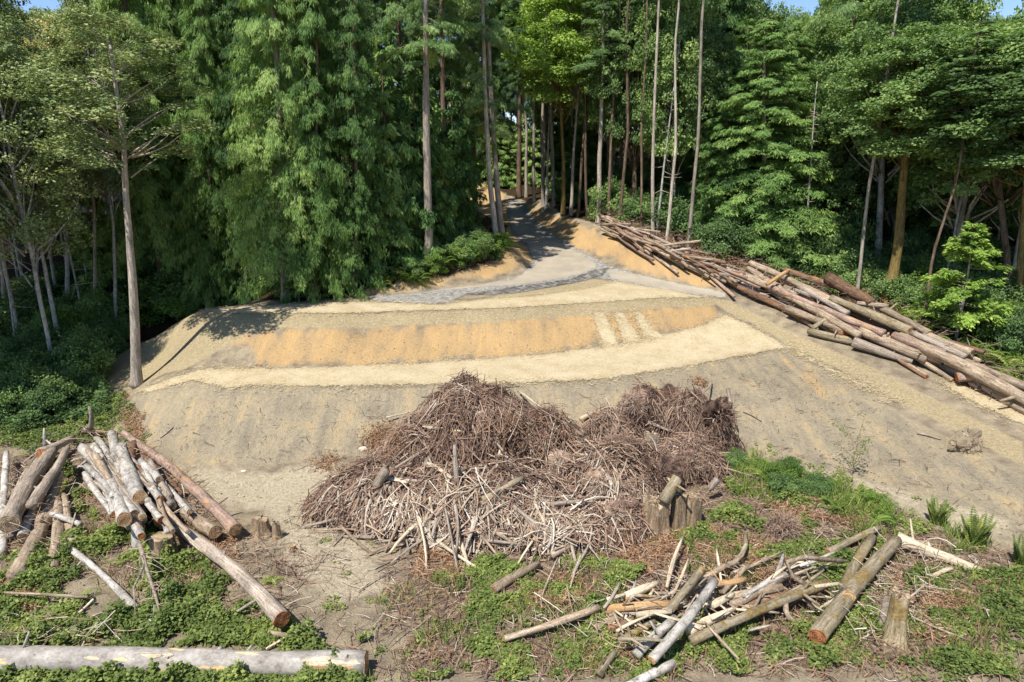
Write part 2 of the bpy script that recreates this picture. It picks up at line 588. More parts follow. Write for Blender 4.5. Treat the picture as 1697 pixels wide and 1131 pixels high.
def make_gravel():
    t = NT('gravel')
    c = t.coord('Object')
    mid = t.noise(c, 0.8, 4, 0.6)
    v = t.voro(c, 16.0, out='Color'); v2 = t.voro(c, 6.0, out='Color')
    fine = t.noise(c, 30, 4, 0.7)
    # worn tan wheel path against loose grey stone
    worn = t.attr('worn')
    g = t.ramp(t.add(t.mul(v, 0.35), t.add(t.mul(v2, 0.25), t.mul(fine, 0.4))), [(0.25, srgb(97, 94, 88)), (0.5, srgb(143, 138, 128)), (0.75, srgb(186, 177, 164))])
    w = t.ramp(t.add(t.mul(mid, 0.5), t.mul(fine, 0.5)), [(0.3, srgb(140, 130, 113)), (0.6, srgb(176, 163, 142))])
    col = t.mix(t.ss(t.add(worn, t.mul(t.add(mid, -0.5), 0.8)), 0.3, 0.7), g, w)
    dk = t.attr('coarse')
    cg = t.ramp(t.add(t.mul(v2, 0.6), t.mul(fine, 0.4)), [(0.25, srgb(66, 64, 60)), (0.5, srgb(113, 108, 101)), (0.8, srgb(158, 153, 142))])
    col = t.mix(t.ss(t.add(dk, t.mul(t.add(mid, -0.5), 0.6)), 0.3, 0.7), col, cg)
    edge = t.add(t.attr('sd'), t.mul(t.add(t.noise(c, 2.5, 6, 0.7), -0.5), 0.5))
    a = t.ss(t.add(edge, t.mul(t.add(fine, -0.5), 0.3)), -0.02, 0.08)
    return t.surf(col, 0.9, t.bump(t.add(t.mul(v2, 0.3), t.mul(fine, 0.6)), 0.45, 0.04), 0.05, a)


def make_bark(name, dark, mid, light, streak=(1.2, 9, 9), scale=1.6, moss=0.0, patch=None, patch_amt=0.0, bands=0.0, axis='x', bump=0.6, lum=0.35):
    """bark with fissures along the trunk (local x for logs, z for standing trunks)"""
    t = NT(name)
    sc = streak if axis == 'x' else (streak[1], streak[2], streak[0])
    c = t.coord('Object', sc, rnd=37.0)
    ci = t.coord('Object', (1, 1, 1), rnd=37.0)
    f = t.noise(c, scale, 6, 0.68, 0.4)
    big = t.noise(ci, 1.1, 4, 0.6); fine = t.noise(ci, 16, 4, 0.7)
    col = t.ramp(t.add(t.mul(f, 0.65), t.mul(fine, 0.35)), [(0.34, dark), (0.5, mid), (0.64, light)])
    if bands:
        cb = t.coord('Object', (7, 1.2, 1.2) if axis == 'x' else (1.2, 1.2, 7), rnd=37.0)
        bn = t.noise(cb, 1.4, 5, 0.7)
        col = t.mix(t.mul(t.ss(bn, 0.57, 0.68), bands), col, dark)
    if patch is not None:
        pn = t.noise(t.coord('Object', (0.5, 1.6, 1.6) if axis == 'x' else (1.6, 1.6, 0.5), rnd=91.0), 1.8, 5, 0.6)
        col = t.mix(t.ss(pn, 0.62 - 0.22 * patch_amt, 0.66 - 0.22 * patch_amt), col, patch)
    if moss:
        mn = t.noise(ci, 2.2, 5, 0.65)
        mc = t.ramp(fine, [(0.3, srgb(96, 80, 50)), (0.6, srgb(146, 124, 80)), (0.8, srgb(172, 154, 112))])
        col = t.mix(t.ss(mn, 0.72 - 0.45 * moss, 0.84 - 0.45 * moss), col, mc)
    r = t.n('ObjectInfo').outputs['Random']
    br = t.add(1.0 - lum / 2, t.mul(r, lum))
    cb = t.n('CombineColor')
    for k in range(3): t.l(br, cb.inputs[k])
    col = t.mix(1.0, col, cb.outputs[0], 'MULTIPLY')
    gm = t.ramp(big, [(0.3, (0.75, 0.74, 0.74)), (0.65, (1.1, 1.08, 1.05))])
    col = t.mix(1.0, col, gm, 'MULTIPLY')
    return t.surf(col, 0.9, t.bump(t.add(f, t.mul(fine, 0.4)), bump, 0.04), 0.12)


def make_cut(name, a, b, dark):
    t = NT(name)
    c = t.coord('Object', rnd=5.0)
    cc = t.coord('Object')
    sep = t.n('SeparateXYZ'); t.l(cc, sep.inputs[0])
    rr = t.math('SQRT', t.add(t.mul(sep.outputs[1], sep.outputs[1]), t.mul(sep.outputs[2], sep.outputs[2])))
    n = t.noise(c, 7, 4, 0.6)
    w = t.math('SINE', t.add(t.mul(rr, 130.0), t.mul(n, 7.0)))
    col = t.ramp(t.add(t.mul(n, 0.75), t.mul(w, 0.08)), [(0.25, dark), (0.42, b), (0.6, a)])
    chk = t.voro(t.coord('Object', rnd=9.0), 7.0, 'DISTANCE_TO_EDGE')
    col = t.mix(t.mul(t.math('SUBTRACT', 1.0, t.ss(chk, 0.0, 0.03)), 0.55), col, dark)
    return t.surf(col, 0.9, t.bump(n, 0.4, 0.03), 0.1)


def make_tintwood(name, stops, along=1.0):
    """twigs and litter: each piece carries its own tint"""
    t = NT(name)
    c = t.coord('Object')
    fine = t.noise(c, 11, 4, 0.7)
    col = t.ramp(t.add(t.attr('tint'), t.mul(t.add(fine, -0.5), 0.25)), stops)
    return t.surf(col, 0.9, t.bump(fine, 0.4, 0.02), 0.1)


def make_leaf(name, stops, trans=0.3, var=0.35, spec=0.25):
    t = NT(name)
    r = t.n('ObjectInfo').outputs['Random']
    f = t.add(t.attr('tint'), t.mul(t.add(r, -0.5), var))
    col = t.ramp(f, stops)
    d = t.n('BsdfPrincipled')
    t.l(col, d.inputs['Base Color'])
    d.inputs['Roughness'].default_value = 0.55
    d.inputs['Specular IOR Level'].default_value = spec
    tr = t.n('BsdfTranslucent')
    t.l(t.mix(1.0, col, (1.1, 1.15, 0.6), 'MULTIPLY'), tr.inputs[0])
    mx = t.n('MixShader')
    mx.inputs[0].default_value = trans
    t.l(d.outputs[0], mx.inputs[1]); t.l(tr.outputs[0], mx.inputs[2])
    t.l(mx.outputs[0], t.out.inputs[0])
    return t.m


M = {}
M['ground'] = make_ground()
M['straw'] = make_straw()
M['gravel'] = make_gravel()
# logs
M['bark_grey'] = make_bark('grey_bark', srgb(92, 78, 64), srgb(158, 138, 115), srgb(196, 180, 158))
M['bark_pale'] = make_bark('pale_bark', srgb(98, 90, 80), srgb(176, 168, 156), srgb(212, 206, 196), (2.5, 5, 5), 1.3, bands=0.55)
M['bark_red'] = make_bark('red_bark', srgb(92, 72, 60), srgb(150, 126, 110), srgb(184, 162, 146), patch=srgb(172, 136, 100), patch_amt=0.22)
M['bark_brown'] = make_bark('brown_bark', srgb(66, 48, 38), srgb(122, 94, 74), srgb(158, 132, 108), patch=srgb(164, 112, 66), patch_amt=0.1)
M['bark_moss'] = make_bark('mossy_bark', srgb(90, 80, 60), srgb(146, 132, 106), srgb(178, 166, 144), moss=0.48)
M['bark_halfmoss'] = make_bark('part_mossy_bark', srgb(92, 80, 62), srgb(152, 138, 112), srgb(184, 172, 150), moss=0.4, patch=srgb(206, 178, 126), patch_amt=0.1)
M['wood_grey'] = make_bark('weathered_wood', srgb(104, 90, 76), srgb(164, 148, 130), srgb(206, 194, 178), (0.8, 16, 16), 1.5, bump=0.8)
M['wood_pale'] = make_bark('split_pale_wood', srgb(150, 126, 96), srgb(208, 190, 160), srgb(232, 220, 196), (0.8, 16, 16), 1.6, bump=0.7)
M['wood_orange'] = make_bark('peeled_orange_wood', srgb(134, 98, 66), srgb(184, 146, 102), srgb(212, 182, 138), (0.8, 14, 14), 1.5, bump=0.5)
M['bark_bottom'] = make_bark('smooth_grey_bark', srgb(116, 106, 96), srgb(158, 150, 140), srgb(184, 178, 168), (2.2, 4, 4), 1.2, patch=srgb(228, 196, 138), patch_amt=0.0, bump=0.35)
M['cut_tan'] = make_cut('cut_wood_tan', srgb(208, 178, 138), srgb(182, 146, 106), srgb(120, 90, 64))
M['cut_orange'] = make_cut('cut_wood_orange', srgb(194, 138, 90), srgb(168, 108, 68), srgb(100, 64, 46))
M['cut_grey'] = make_cut('cut_wood_grey', srgb(196, 178, 150), srgb(160, 138, 110), srgb(92, 74, 58))
M['stump'] = make_bark('stump_bark', srgb(84, 66, 50), srgb(146, 124, 98), srgb(186, 168, 142), (9, 9, 1.0), 1.6, bump=0.9)
M['stump_moss'] = make_bark('stump_bark_mossy', srgb(84, 72, 50), srgb(150, 134, 104), srgb(184, 172, 146), (9, 9, 1.0), 1.6, moss=0.42, bump=0.8)
# standing trunks
M['trunk_grey'] = make_bark('trunk_grey', srgb(98, 90, 80), srgb(164, 152, 136), srgb(200, 190, 176), axis='z', lum=0.5)
M['trunk_brown'] = make_bark('trunk_brown', srgb(62, 50, 40), srgb(108, 90, 74), srgb(144, 126, 108), axis='z', lum=0.5)
M['trunk_pale'] = make_bark('trunk_pale', srgb(104, 98, 90), srgb(172, 168, 160), srgb(204, 200, 192), (2.5, 5, 5), 1.3, bands=0.5, axis='z', lum=0.4)
M['trunk_moss'] = make_bark('trunk_mossy', srgb(76, 64, 36), srgb(130, 110, 62), srgb(160, 142, 96), moss=0.45, axis='z')
# sticks
M['twigs'] = make_tintwood('twigs', [(0.0, srgb(34, 25, 20)), (0.2, srgb(96, 76, 65)), (0.42, srgb(140, 113, 97)), (0.6, srgb(166, 138, 112)), (0.8, srgb(192, 176, 154)), (1.0, srgb(222, 210, 190))])
M['needles_dead'] = make_leaf('dead_needles', [(0.0, srgb(104, 80, 62)), (0.4, srgb(158, 124, 96)), (0.75, srgb(190, 152, 118)), (1.0, srgb(212, 184, 150))], 0.15, 0.1, 0.05)
# leaves
M['leaf_cedar'] = make_leaf('cedar_fronds', [(0.0, srgb(52, 80, 41)), (0.35, srgb(92, 124, 60)), (0.7, srgb(133, 161, 83)), (1.0, srgb(173, 192, 109))], 0.25, 0.6)
M['leaf_fir'] = make_leaf('fir_needles', [(0.0, srgb(57, 81, 48)), (0.4, srgb(98, 127, 71)), (0.75, srgb(143, 167, 93)), (1.0, srgb(200, 210, 130))], 0.2, 0.6)
M['leaf_maple'] = make_leaf('maple_leaves', [(0.0, srgb(72, 95, 57)), (0.4, srgb(115, 141, 81)), (0.75, srgb(158, 180, 102)), (1.0, srgb(219, 223, 134))], 0.35)
M['leaf_bright'] = make_leaf('yellow_green_leaves', [(0.0, srgb(91, 117, 50)), (0.4, srgb(136, 163, 72)), (0.75, srgb(174, 197, 92)), (1.0, srgb(212, 220, 126))], 0.35)
M['leaf_alder'] = make_leaf('alder_leaves', [(0.0, srgb(79, 98, 59)), (0.4, srgb(132, 147, 91)), (0.72, srgb(188, 192, 133)), (0.88, srgb(244, 217, 165)), (1.0, srgb(255, 176, 111))], 0.25)
M['leaf_weed'] = make_leaf('bramble_leaves', [(0.0, srgb(72, 87, 45)), (0.4, srgb(118, 133, 67)), (0.75, srgb(163, 170, 90)), (1.0, srgb(211, 202, 123))], 0.3, 0.1)
M['leaf_fern'] = make_leaf('fern_fronds', [(0.0, srgb(71, 94, 42)), (0.4, srgb(117, 139, 64)), (0.75, srgb(161, 173, 85)), (1.0, srgb(200, 177, 102))], 0.3)

# ------------------------------------------------------------------ the ground, the gravel and the straw
def axis_steps(segs):
    out = []
    for a, b, s in segs:
        out.append(np.arange(a, b - 1e-6, s))
    out.append(np.array([segs[-1][1]]))
    return np.concatenate(out)


XS = axis_steps([(-600, -200, 50), (-200, -80, 15), (-80, -40, 4), (-40, -28, 1.0), (-28, 28, 0.18), (28, 40, 1.0), (40, 80, 4), (80, 200, 15), (200, 600, 50)])
YS = axis_steps([(-300, -60, 40), (-60, 0, 8), (0, 8, 1.0), (8, 38, 0.16), (38, 62, 0.4), (62, 110, 2.0), (110, 260, 10), (260, 900, 80)])
TX, TY = np.meshgrid(XS, YS)
inner = sstep(-60, -52, TX) * sstep(60, 52, TX) * sstep(4, 8, TY)
TZ0 = hgt(TX, TY)
RELIEF = 0.022 * fbm(TX * 2.2, TY * 2.2, 0, 5, 3) + 0.012 * fbm(TX * 0.35, TY * 0.35, 0, 3, 5)
TZ = TZ0 + RELIEF * np.where((TX > -28) & (TX < 28) & (TY > 8) & (TY < 62), 1.0, 0.2)

# zones, outlined in the place
Z = {}
Z['fill'] = poly_world([(190, 700), (215, 662), (300, 632), (560, 645), (1000, 634), (1300, 582), (1500, 690), (1697, 788), (1697, 870), (1500, 815),
                        (1250, 745), (1000, 752), (700, 745), (500, 765), (400, 776), (300, 768), (230, 735)])
Z['orange_a'] = poly_world([(390, 560), (480, 546), (600, 545), (850, 530), (1050, 515), (1190, 505), (1190, 530), (1060, 566), (850, 590), (600, 604), (440, 606)])
Z['orange_b'] = poly_world([(850, 332), (900, 348), (975, 376), (1030, 404), (1100, 432), (1215, 478), (1205, 487), (1120, 467), (1040, 448), (960, 412), (915, 390), (875, 355)])
Z['orange_c'] = poly_world([(800, 318), (840, 330), (846, 388), (872, 408), (884, 432), (850, 452), (740, 468), (610, 490), (560, 494), (640, 478), (760, 455), (820, 436), (842, 408), (838, 380)])
Z['orange_d'] = poly_world([(1300, 580), (1380, 625), (1420, 680), (1380, 690), (1320, 640), (1270, 600)])
Z['orange_e'] = poly_world([(690, 310), (795, 302), (832, 318), (842, 345), (836, 372), (780, 345), (700, 335)])
Z['hydro_a'] = poly_world([(336, 522), (600, 522), (850, 510), (1180, 490), (1190, 506), (1000, 522), (850, 532), (600, 545), (420, 548), (345, 545)])
Z['hydro_b'] = poly_world([(1170, 492), (1215, 500), (1330, 560), (1450, 612), (1560, 668), (1697, 735), (1697, 775), (1620, 735), (1500, 672), (1400, 618), (1310, 574), (1220, 525)])
Z['hydro_c'] = poly_world([(330, 514), (420, 530), (400, 560), (300, 615), (230, 640), (180, 640), (178, 600), (235, 568)])
Z['hydro_d'] = poly_world([(820, 490), (930, 474), (985, 463), (1020, 470), (960, 492), (850, 500)])
Z['pale'] = poly_world([(300, 780), (420, 785), (540, 770), (600, 790), (560, 850), (620, 900), (640, 980), (540, 1010), (480, 930), (440, 850), (340, 830)])
Z['pale_b'] = poly_world([(1230, 720), (1330, 735), (1500, 800), (1697, 850), (1697, 900), (1560, 880), (1450, 830), (1300, 770)])
Z['litter_a'] = poly_world([(640, 900), (560, 800), (600, 740), (1230, 740), (1500, 850), (1697, 910), (1697, 1131), (640, 1131), (660, 1000)])
CLEAR = poly_world([(-40, 720), (140, 690), (186, 690), (172, 640), (178, 598), (235, 568), (329, 514), (470, 503), (580, 494), (640, 478), (750, 460), (826, 436), (838, 400), (846, 362),
                    (836, 322), (862, 331), (930, 357), (990, 372), (1060, 400), (1150, 440), (1250, 455), (1400, 500), (1540, 555), (1697, 640), (1900, 740), (1900, 1200), (-200, 1200)])

fx, fy = TX.ravel(), TY.ravel()
near = (np.abs(fx) < 75) & (fy > -5) & (fy < 90)


def zone(names, w):
    r = np.zeros(len(fx))
    for nme in names:
        s = np.full(len(fx), -9.0)
        s[near] = sdist(Z[nme], fx[near], fy[near])
        r = np.maximum(r, sstep(-w, w, s))
    return r


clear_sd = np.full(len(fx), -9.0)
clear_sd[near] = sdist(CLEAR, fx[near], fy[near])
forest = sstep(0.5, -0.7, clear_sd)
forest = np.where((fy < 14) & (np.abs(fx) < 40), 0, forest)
orange = zone(['orange_a', 'orange_b', 'orange_c', 'orange_e'], 0.75)
forest = forest * (1 - zone(['orange_e'], 0.6))
attrs = {
    'fill': zone(['fill'], 0.35), 'orange': np.maximum(orange, 0.4 * zone(['orange_d'], 0.9)),
    'hydro': zone(['hydro_a', 'hydro_b', 'hydro_c', 'hydro_d'], 0.3), 'pale': np.maximum(zone(['pale'], 0.8), 0.75 * zone(['pale_b'], 0.9)),
    'litter': 0.6 * zone(['litter_a'], 0.8), 'forest': forest,
}
nx, ny = len(XS), len(YS)
ii, jj = np.meshgrid(np.arange(nx - 1), np.arange(ny - 1))
QF = np.stack([jj * nx + ii, jj * nx + ii + 1, (jj + 1) * nx + ii + 1, (jj + 1) * nx + ii], -1).reshape(-1, 4)
TV = np.stack([fx, fy, TZ.ravel()], 1)
ground = link('ground', mkmesh('ground', TV, QF, attrs, True, M['ground']))
tag(ground, 'bare earth clearing with graded fill slopes and forest floor around it', 'ground', kind='structure')


def sheet(name, polys, lift, mat, label, cat, extra=None, margin=0.3):
    """a thin layer laid over the ground inside the outlines"""
    s = np.full(len(fx), -9.0)
    for p in polys:
        s[near] = np.maximum(s[near], sdist(p, fx[near], fy[near]))
    keep = (s[QF].max(1) > -margin)
    F = QF[keep]
    used = np.unique(F)
    remap = np.full(len(fx), -1); remap[used] = np.arange(len(used))
    V = TV[used].copy(); V[:, 2] += lift * sstep(-0.3, 0.2, s[used]) + 0.006
    at_ = {'sd': s[used]}
    for k, p in (extra or {}).items():
        at_[k] = sstep(-0.3, 0.3, np.max([sdist(q, V[:, 0], V[:, 1]) for q in p], 0))
    o = link(name, mkmesh(name, V, remap[F], at_, True, mat))
    tag(o, label, cat, kind='structure')
    return o


road = poly_world([(842, 326), (858, 333), (876, 352), (916, 392), (963, 417), (1007, 440), (1057, 456), (1128, 471), (1210, 489), (1200, 496), (1120, 486), (1040, 471), (985, 462), (930, 474),
                   (850, 488), (770, 490), (742, 503), (690, 506), (630, 500), (605, 495), (700, 484), (790, 474), (858, 458), (884, 436), (874, 408), (848, 386), (842, 360)])
worn = poly_world([(846, 332), (905, 392), (965, 424), (990, 440), (960, 455), (880, 470), (760, 480), (700, 486), (850, 465), (890, 440), (880, 405), (850, 380)])
worn2 = poly_world([(1000, 446), (1128, 474), (1215, 490), (1200, 495), (1110, 482), (1020, 464)])
coarse = poly_world([(760, 490), (850, 476), (930, 466), (985, 448), (1010, 444), (1000, 458), (930, 474), (850, 487)])
sheet('gravel_road', [road], 0.02, M['gravel'], 'grey gravel track curving out of the forest onto the pad', 'road', {'worn': [worn, worn2], 'coarse': [coarse]})

bench = poly_world([(225, 652), (285, 628), (330, 614), (480, 611), (700, 603), (900, 588), (1060, 566), (1165, 540), (1200, 522), (1215, 528), (1300, 572), (1300, 578), (1130, 610), (1000, 631), (850, 637), (560, 642), (370, 646), (320, 632), (240, 656)])
top_straw = poly_world([(335, 516), (400, 510), (480, 505), (560, 500), (640, 503), (730, 506), (800, 497), (880, 492), (970, 480), (1020, 466), (1060, 474), (1150, 490), (1180, 493), (1000, 502), (850, 512), (600, 520), (440, 522), (345, 521)])
chutes = [poly_world([(980, 520), (1003, 518), (1030, 574), (1000, 578)]),
          poly_world([(1014, 519), (1032, 517), (1068, 568), (1034, 572)]),
          poly_world([(1045, 517), (1060, 516), (1100, 560), (1072, 565)])]
low_lane = poly_world([(1560, 632), (1600, 640), (1650, 664), (1720, 700), (1720, 718), (1640, 680), (1570, 645)])
lip = poly_world([(1300, 572), (1330, 585), (1400, 622), (1500, 675), (1500, 679), (1400, 630), (1325, 592)])
lefts = poly_world([(215, 662), (235, 640), (290, 605), (330, 570), (345, 590), (320, 612), (270, 632)])
patch = poly_world([(660, 494), (740, 493), (735, 497), (665, 498)])
sheet('straw_mulch', [bench, top_straw, low_lane, lip] + chutes, 0.025, M['straw'], 'pale straw mulch spread over the graded terraces', 'straw')

# ------------------------------------------------------------------ trees: crowns are clouds of small leaves on branches
def conifer_crown(name, mat, seed, Lc, R, nbr, nspray, up, droop, curl, hang, fl, fw, k=4, prof=0.75, tip=0.15, patchy=0.35, base_taper=0.12):
    """crown with its lowest branch at z = 0 and its tip at z = Lc, full width 2R; returns the leaf mesh and the branch sticks"""
    g = np.random.default_rng(seed)
    f = np.sort(g.uniform(0, 1, nbr)) ** 0.9                              # height fraction of each branch
    az = g.uniform(0, 6.283, nbr)
    profile = (1 - f) ** prof * (1 - base_taper * np.exp(-f * 12)) + tip * 0.2
    L = R * profile * g.uniform(0.55, 1.12, nbr)
    dirs = np.stack([np.cos(az), np.sin(az)], 1)
    zb = f * Lc * 0.97
    upb = up * g.uniform(0.6, 1.4, nbr) + 0.35 * f
    # sprays along the branches
    w = L / L.sum()
    b = g.choice(nbr, nspray, p=w)
    dens = g.uniform(1 - patchy, 1, nbr)
    s = g.uniform(0.12, 1.0, nspray) ** 0.75
    keep = g.uniform(0, 1, nspray) < dens[b]
    b, s = b[keep], s[keep]; n = len(b)
    Lb = L[b]
    q = g.normal(0, 0.5, n).clip(-1.2, 1.2) * 0.28 * Lb * np.sqrt(np.clip(1.08 - s, 0, 1))
    side = np.stack([-dirs[b, 1], dirs[b, 0]], 1)
    rad = s * Lb
    zz = zb[b] + Lb * (upb[b] * s - droop * s ** 2 + curl * s ** 3) - np.abs(q) * 0.25 + g.normal(0, 0.05, n) * Lb
    C = np.stack([dirs[b, 0] * rad + side[:, 0] * q, dirs[b, 1] * rad + side[:, 1] * q, zz], 1)
    slope = upb[b] - 2 * droop * s + 3 * curl * s ** 2
    Db = unit(np.stack([dirs[b, 0] + side[:, 0] * q / (Lb * 0.3 + .1), dirs[b, 1] + side[:, 1] * q / (Lb * 0.3 + .1), slope - hang * g.uniform(0.3, 1.2, n)], 1))
    Nb = unit(np.stack([dirs[b, 0] * 0.6, dirs[b, 1] * 0.6, np.full(n, 0.9)], 1) + g.normal(0, 0.35, (n, 3)))
    tb = g.uniform(-0.18, 0.18, nbr)[b] + 0.16 * (s - 0.5)
    Vs, Qs, Ts = [], [], []
    off = 0
    for j in range(k):
        a = (j - (k - 1) / 2) / max(1, k - 1) * 1.5 + g.normal(0, 0.25, n)
        S = unit(np.cross(Db, Nb))
        D = Db * np.cos(a)[:, None] + S * np.sin(a)[:, None] + np.array([0, 0, -0.25 * hang]) * g.uniform(0, 1, (n, 1))
        sc = g.uniform(0.6, 1.3, n)
        V, Q = leaves(C + g.normal(0, 0.04, (n, 3)), D, Nb + g.normal(0, 0.3, (n, 3)), fl * sc, fw * sc, 0.15)
        Vs.append(V); Qs.append(Q + off); off += len(V)
        Ts.append(np.repeat(np.clip(0.42 + tb + g.normal(0, 0.13, n), 0, 1), 4))
    me = mkmesh(name, np.vstack(Vs), np.vstack(Qs), {'tint': np.concatenate(Ts)}, False, mat)
    nb_ = min(nbr, 90)
    sel = g.choice(nbr, nb_, replace=False)
    A = np.stack([np.zeros(nb_), np.zeros(nb_), zb[sel]], 1)
    Bp = np.stack([dirs[sel, 0] * L[sel] * 0.8, dirs[sel, 1] * L[sel] * 0.8, zb[sel] + L[sel] * (upb[sel] * .8 - droop * .64 + curl * .5)], 1)
    return me, (A, Bp)


def broad_crown(name, mat, seed, Lc, R, nclump, nleaf, lf, flat=0.45, cr=(0.7, 1.3), shape=1.0, up=0.75, tint0=0.42):
    """crown of leaf plates carried on limbs; z = 0 is the fork; returns the leaf mesh and the limb sticks"""
    g = np.random.default_rng(seed)
    # clump centres through an egg-shaped volume, denser towards its skin
    ph = g.uniform(0, 6.283, nclump); cz = g.uniform(-0.75, 1, nclump)
    rr = g.uniform(0.35, 1.0, nclump) ** 0.6
    wid = np.sqrt(np.clip(1 - cz ** 2, 0.05, 1))
    cx = np.cos(ph) * wid * rr * R * g.uniform(0.75, 1.15, nclump); cy = np.sin(ph) * wid * rr * R * g.uniform(0.75, 1.15, nclump)
    czz = Lc * (0.5 + 0.5 * cz * (0.6 + 0.4 * rr)) + g.normal(0, 0.2, nclump)
    CC = np.stack([cx, cy, czz], 1)
    crs = g.uniform(cr[0], cr[1], nclump)
    c = g.choice(nclump, nleaf, p=crs ** 2 / (crs ** 2).sum())
    d = g.normal(0, 1, (nleaf, 3)); d = unit(d) * g.uniform(0.25, 1.0, (nleaf, 1)) ** 0.5
    out = unit(CC * np.array([1, 1, 0.3]) + 1e-3)
    off = d * crs[c][:, None]
    off[:, 2] *= flat
    rad_ = np.hypot(off[:, 0], off[:, 1])
    off[:, 2] -= 0.28 * rad_ ** 2 / crs[c]                                # plates sag at the rim
    C = CC[c] + off
    Nn = unit(np.array([0, 0, 1.0]) + 0.8 * out[c] + g.normal(0, 0.5, (nleaf, 3)))
    D = unit(np.stack([off[:, 0], off[:, 1], np.full(nleaf, -0.25)], 1) + g.normal(0, 0.6, (nleaf, 3)))
    sc = g.uniform(0.65, 1.3, nleaf)
    V, Q = leaves(C, D, Nn, lf * sc, lf * sc * 0.85, 0.12)
    tint = np.clip(tint0 + g.uniform(-0.16, 0.16, nclump)[c] + g.normal(0, 0.12, nleaf), 0, 1)
    me = mkmesh(name, V, Q, {'tint': np.repeat(tint, 4)}, False, mat)
    nl = min(nclump, 46)
    sel = g.choice(nclump, nl, replace=False)
    Bp = CC[sel] * np.array([0.92, 0.92, 1.0])
    A = np.stack([Bp[:, 0] * 0.12, Bp[:, 1] * 0.12, np.clip(Bp[:, 2] - np.hypot(Bp[:, 0], Bp[:, 1]) * up - 0.6, -0.4, None)], 1)
    return me, (A, Bp)


CR = {}


def add_crown(key, res, Lc, R):
    CR[key] = dict(me=res[0], st=res[1], L=Lc, R=R)


add_crown('cedar', conifer_crown('cedar_crown', M['leaf_cedar'], 1, 20, 4.0, 340, 25000, 0.12, 0.85, 0.38, 1.6, 0.27, 0.04, 5, 0.62), 20, 4.0)
add_crown('cedar_b', conifer_crown('cedar_crown', M['leaf_cedar'], 2, 20, 3.7, 310, 24000, 0.05, 0.7, 0.25, 1.8, 0.27, 0.04, 5, 0.7), 20, 3.7)
add_crown('cedar_c', conifer_crown('cedar_crown', M['leaf_cedar'], 3, 20, 4.2, 290, 24000, 0.2, 0.95, 0.5, 1.5, 0.27, 0.04, 5, 0.55, patchy=0.7), 20, 4.2)
add_crown('fir', conifer_crown('fir_crown', M['leaf_fir'], 4, 16, 3.4, 130, 17000, 0.22, 0.5, 0.12, 0.7, 0.25, 0.034, 5, 0.6, patchy=0.6), 16, 3.4)
add_crown('fir_b', conifer_crown('fir_crown', M['leaf_fir'], 5, 16, 3.1, 110, 15000, 0.12, 0.45, 0.1, 0.85, 0.25, 0.034, 5, 0.5, patchy=0.7), 16, 3.1)
add_crown('fir_thin', conifer_crown('fir_crown', M['leaf_fir'], 6, 16, 2.4, 54, 7000, 0.1, 0.5, 0.1, 0.8, 0.27, 0.036, 5, 0.4, patchy=0.8), 16, 2.4)
add_crown('maple', broad_crown('maple_crown', M['leaf_maple'], 7, 10, 4.4, 300, 40000, 0.165, 0.62, (0.3, 0.8)), 10, 4.4)
add_crown('maple_b', broad_crown('maple_crown', M['leaf_maple'], 8, 11, 4.0, 280, 38000, 0.165, 0.62, (0.3, 0.85)), 11, 4.0)
add_crown('maple_c', broad_crown('maple_crown', M['leaf_maple'], 9, 9, 3.6, 200, 25000, 0.165, 0.6, (0.3, 0.75)), 9, 3.6)
add_crown('bright', broad_crown('maple_crown', M['leaf_bright'], 10, 10, 3.2, 90, 16000, 0.17, 0.35, (0.5, 1.1), tint0=0.35), 10, 3.2)
add_crown('alder', broad_crown('alder_crown', M['leaf_alder'], 12, 12, 3.2, 240, 30000, 0.12, 0.7, (0.3, 0.75)), 12, 3.2)
add_crown('alder_b', broad_crown('alder_crown', M['leaf_alder'], 13, 11, 2.8, 180, 20000, 0.12, 0.65, (0.28, 0.7)), 11, 2.8)
add_crown('alder_c', broad_crown('alder_crown', M['leaf_alder'], 23, 12, 3.0, 120, 17000, 0.13, 0.7, (0.3, 0.75)), 12, 3.0)
add_crown('bush', broad_crown('bush_crown', M['leaf_maple'], 14, 1.8, 1.5, 44, 7000, 0.10, 0.5, (0.3, 0.6), tint0=0.36), 1.8, 1.5)
add_crown('bush_b', broad_crown('bush_crown', M['leaf_bright'], 15, 1.4, 1.3, 34, 4600, 0.095, 0.45, (0.25, 0.55), tint0=0.2), 1.4, 1.3)
add_crown('sapling', conifer_crown('sapling_crown', M['leaf_bright'], 16, 4.6, 1.9, 60, 3600, 0.35, 0.42, 0.0, 0.3, 0.17, 0.07, 4, 0.6, patchy=0.4), 4.6, 1.9)
add_crown('undercedar', conifer_crown('young_cedar_crown', M['leaf_cedar'], 17, 6, 2.3, 100, 5000, 0.15, 0.55, 0.25, 1.0, 0.24, 0.07, 5, 0.75), 6, 2.3)

TRUNKS = {}


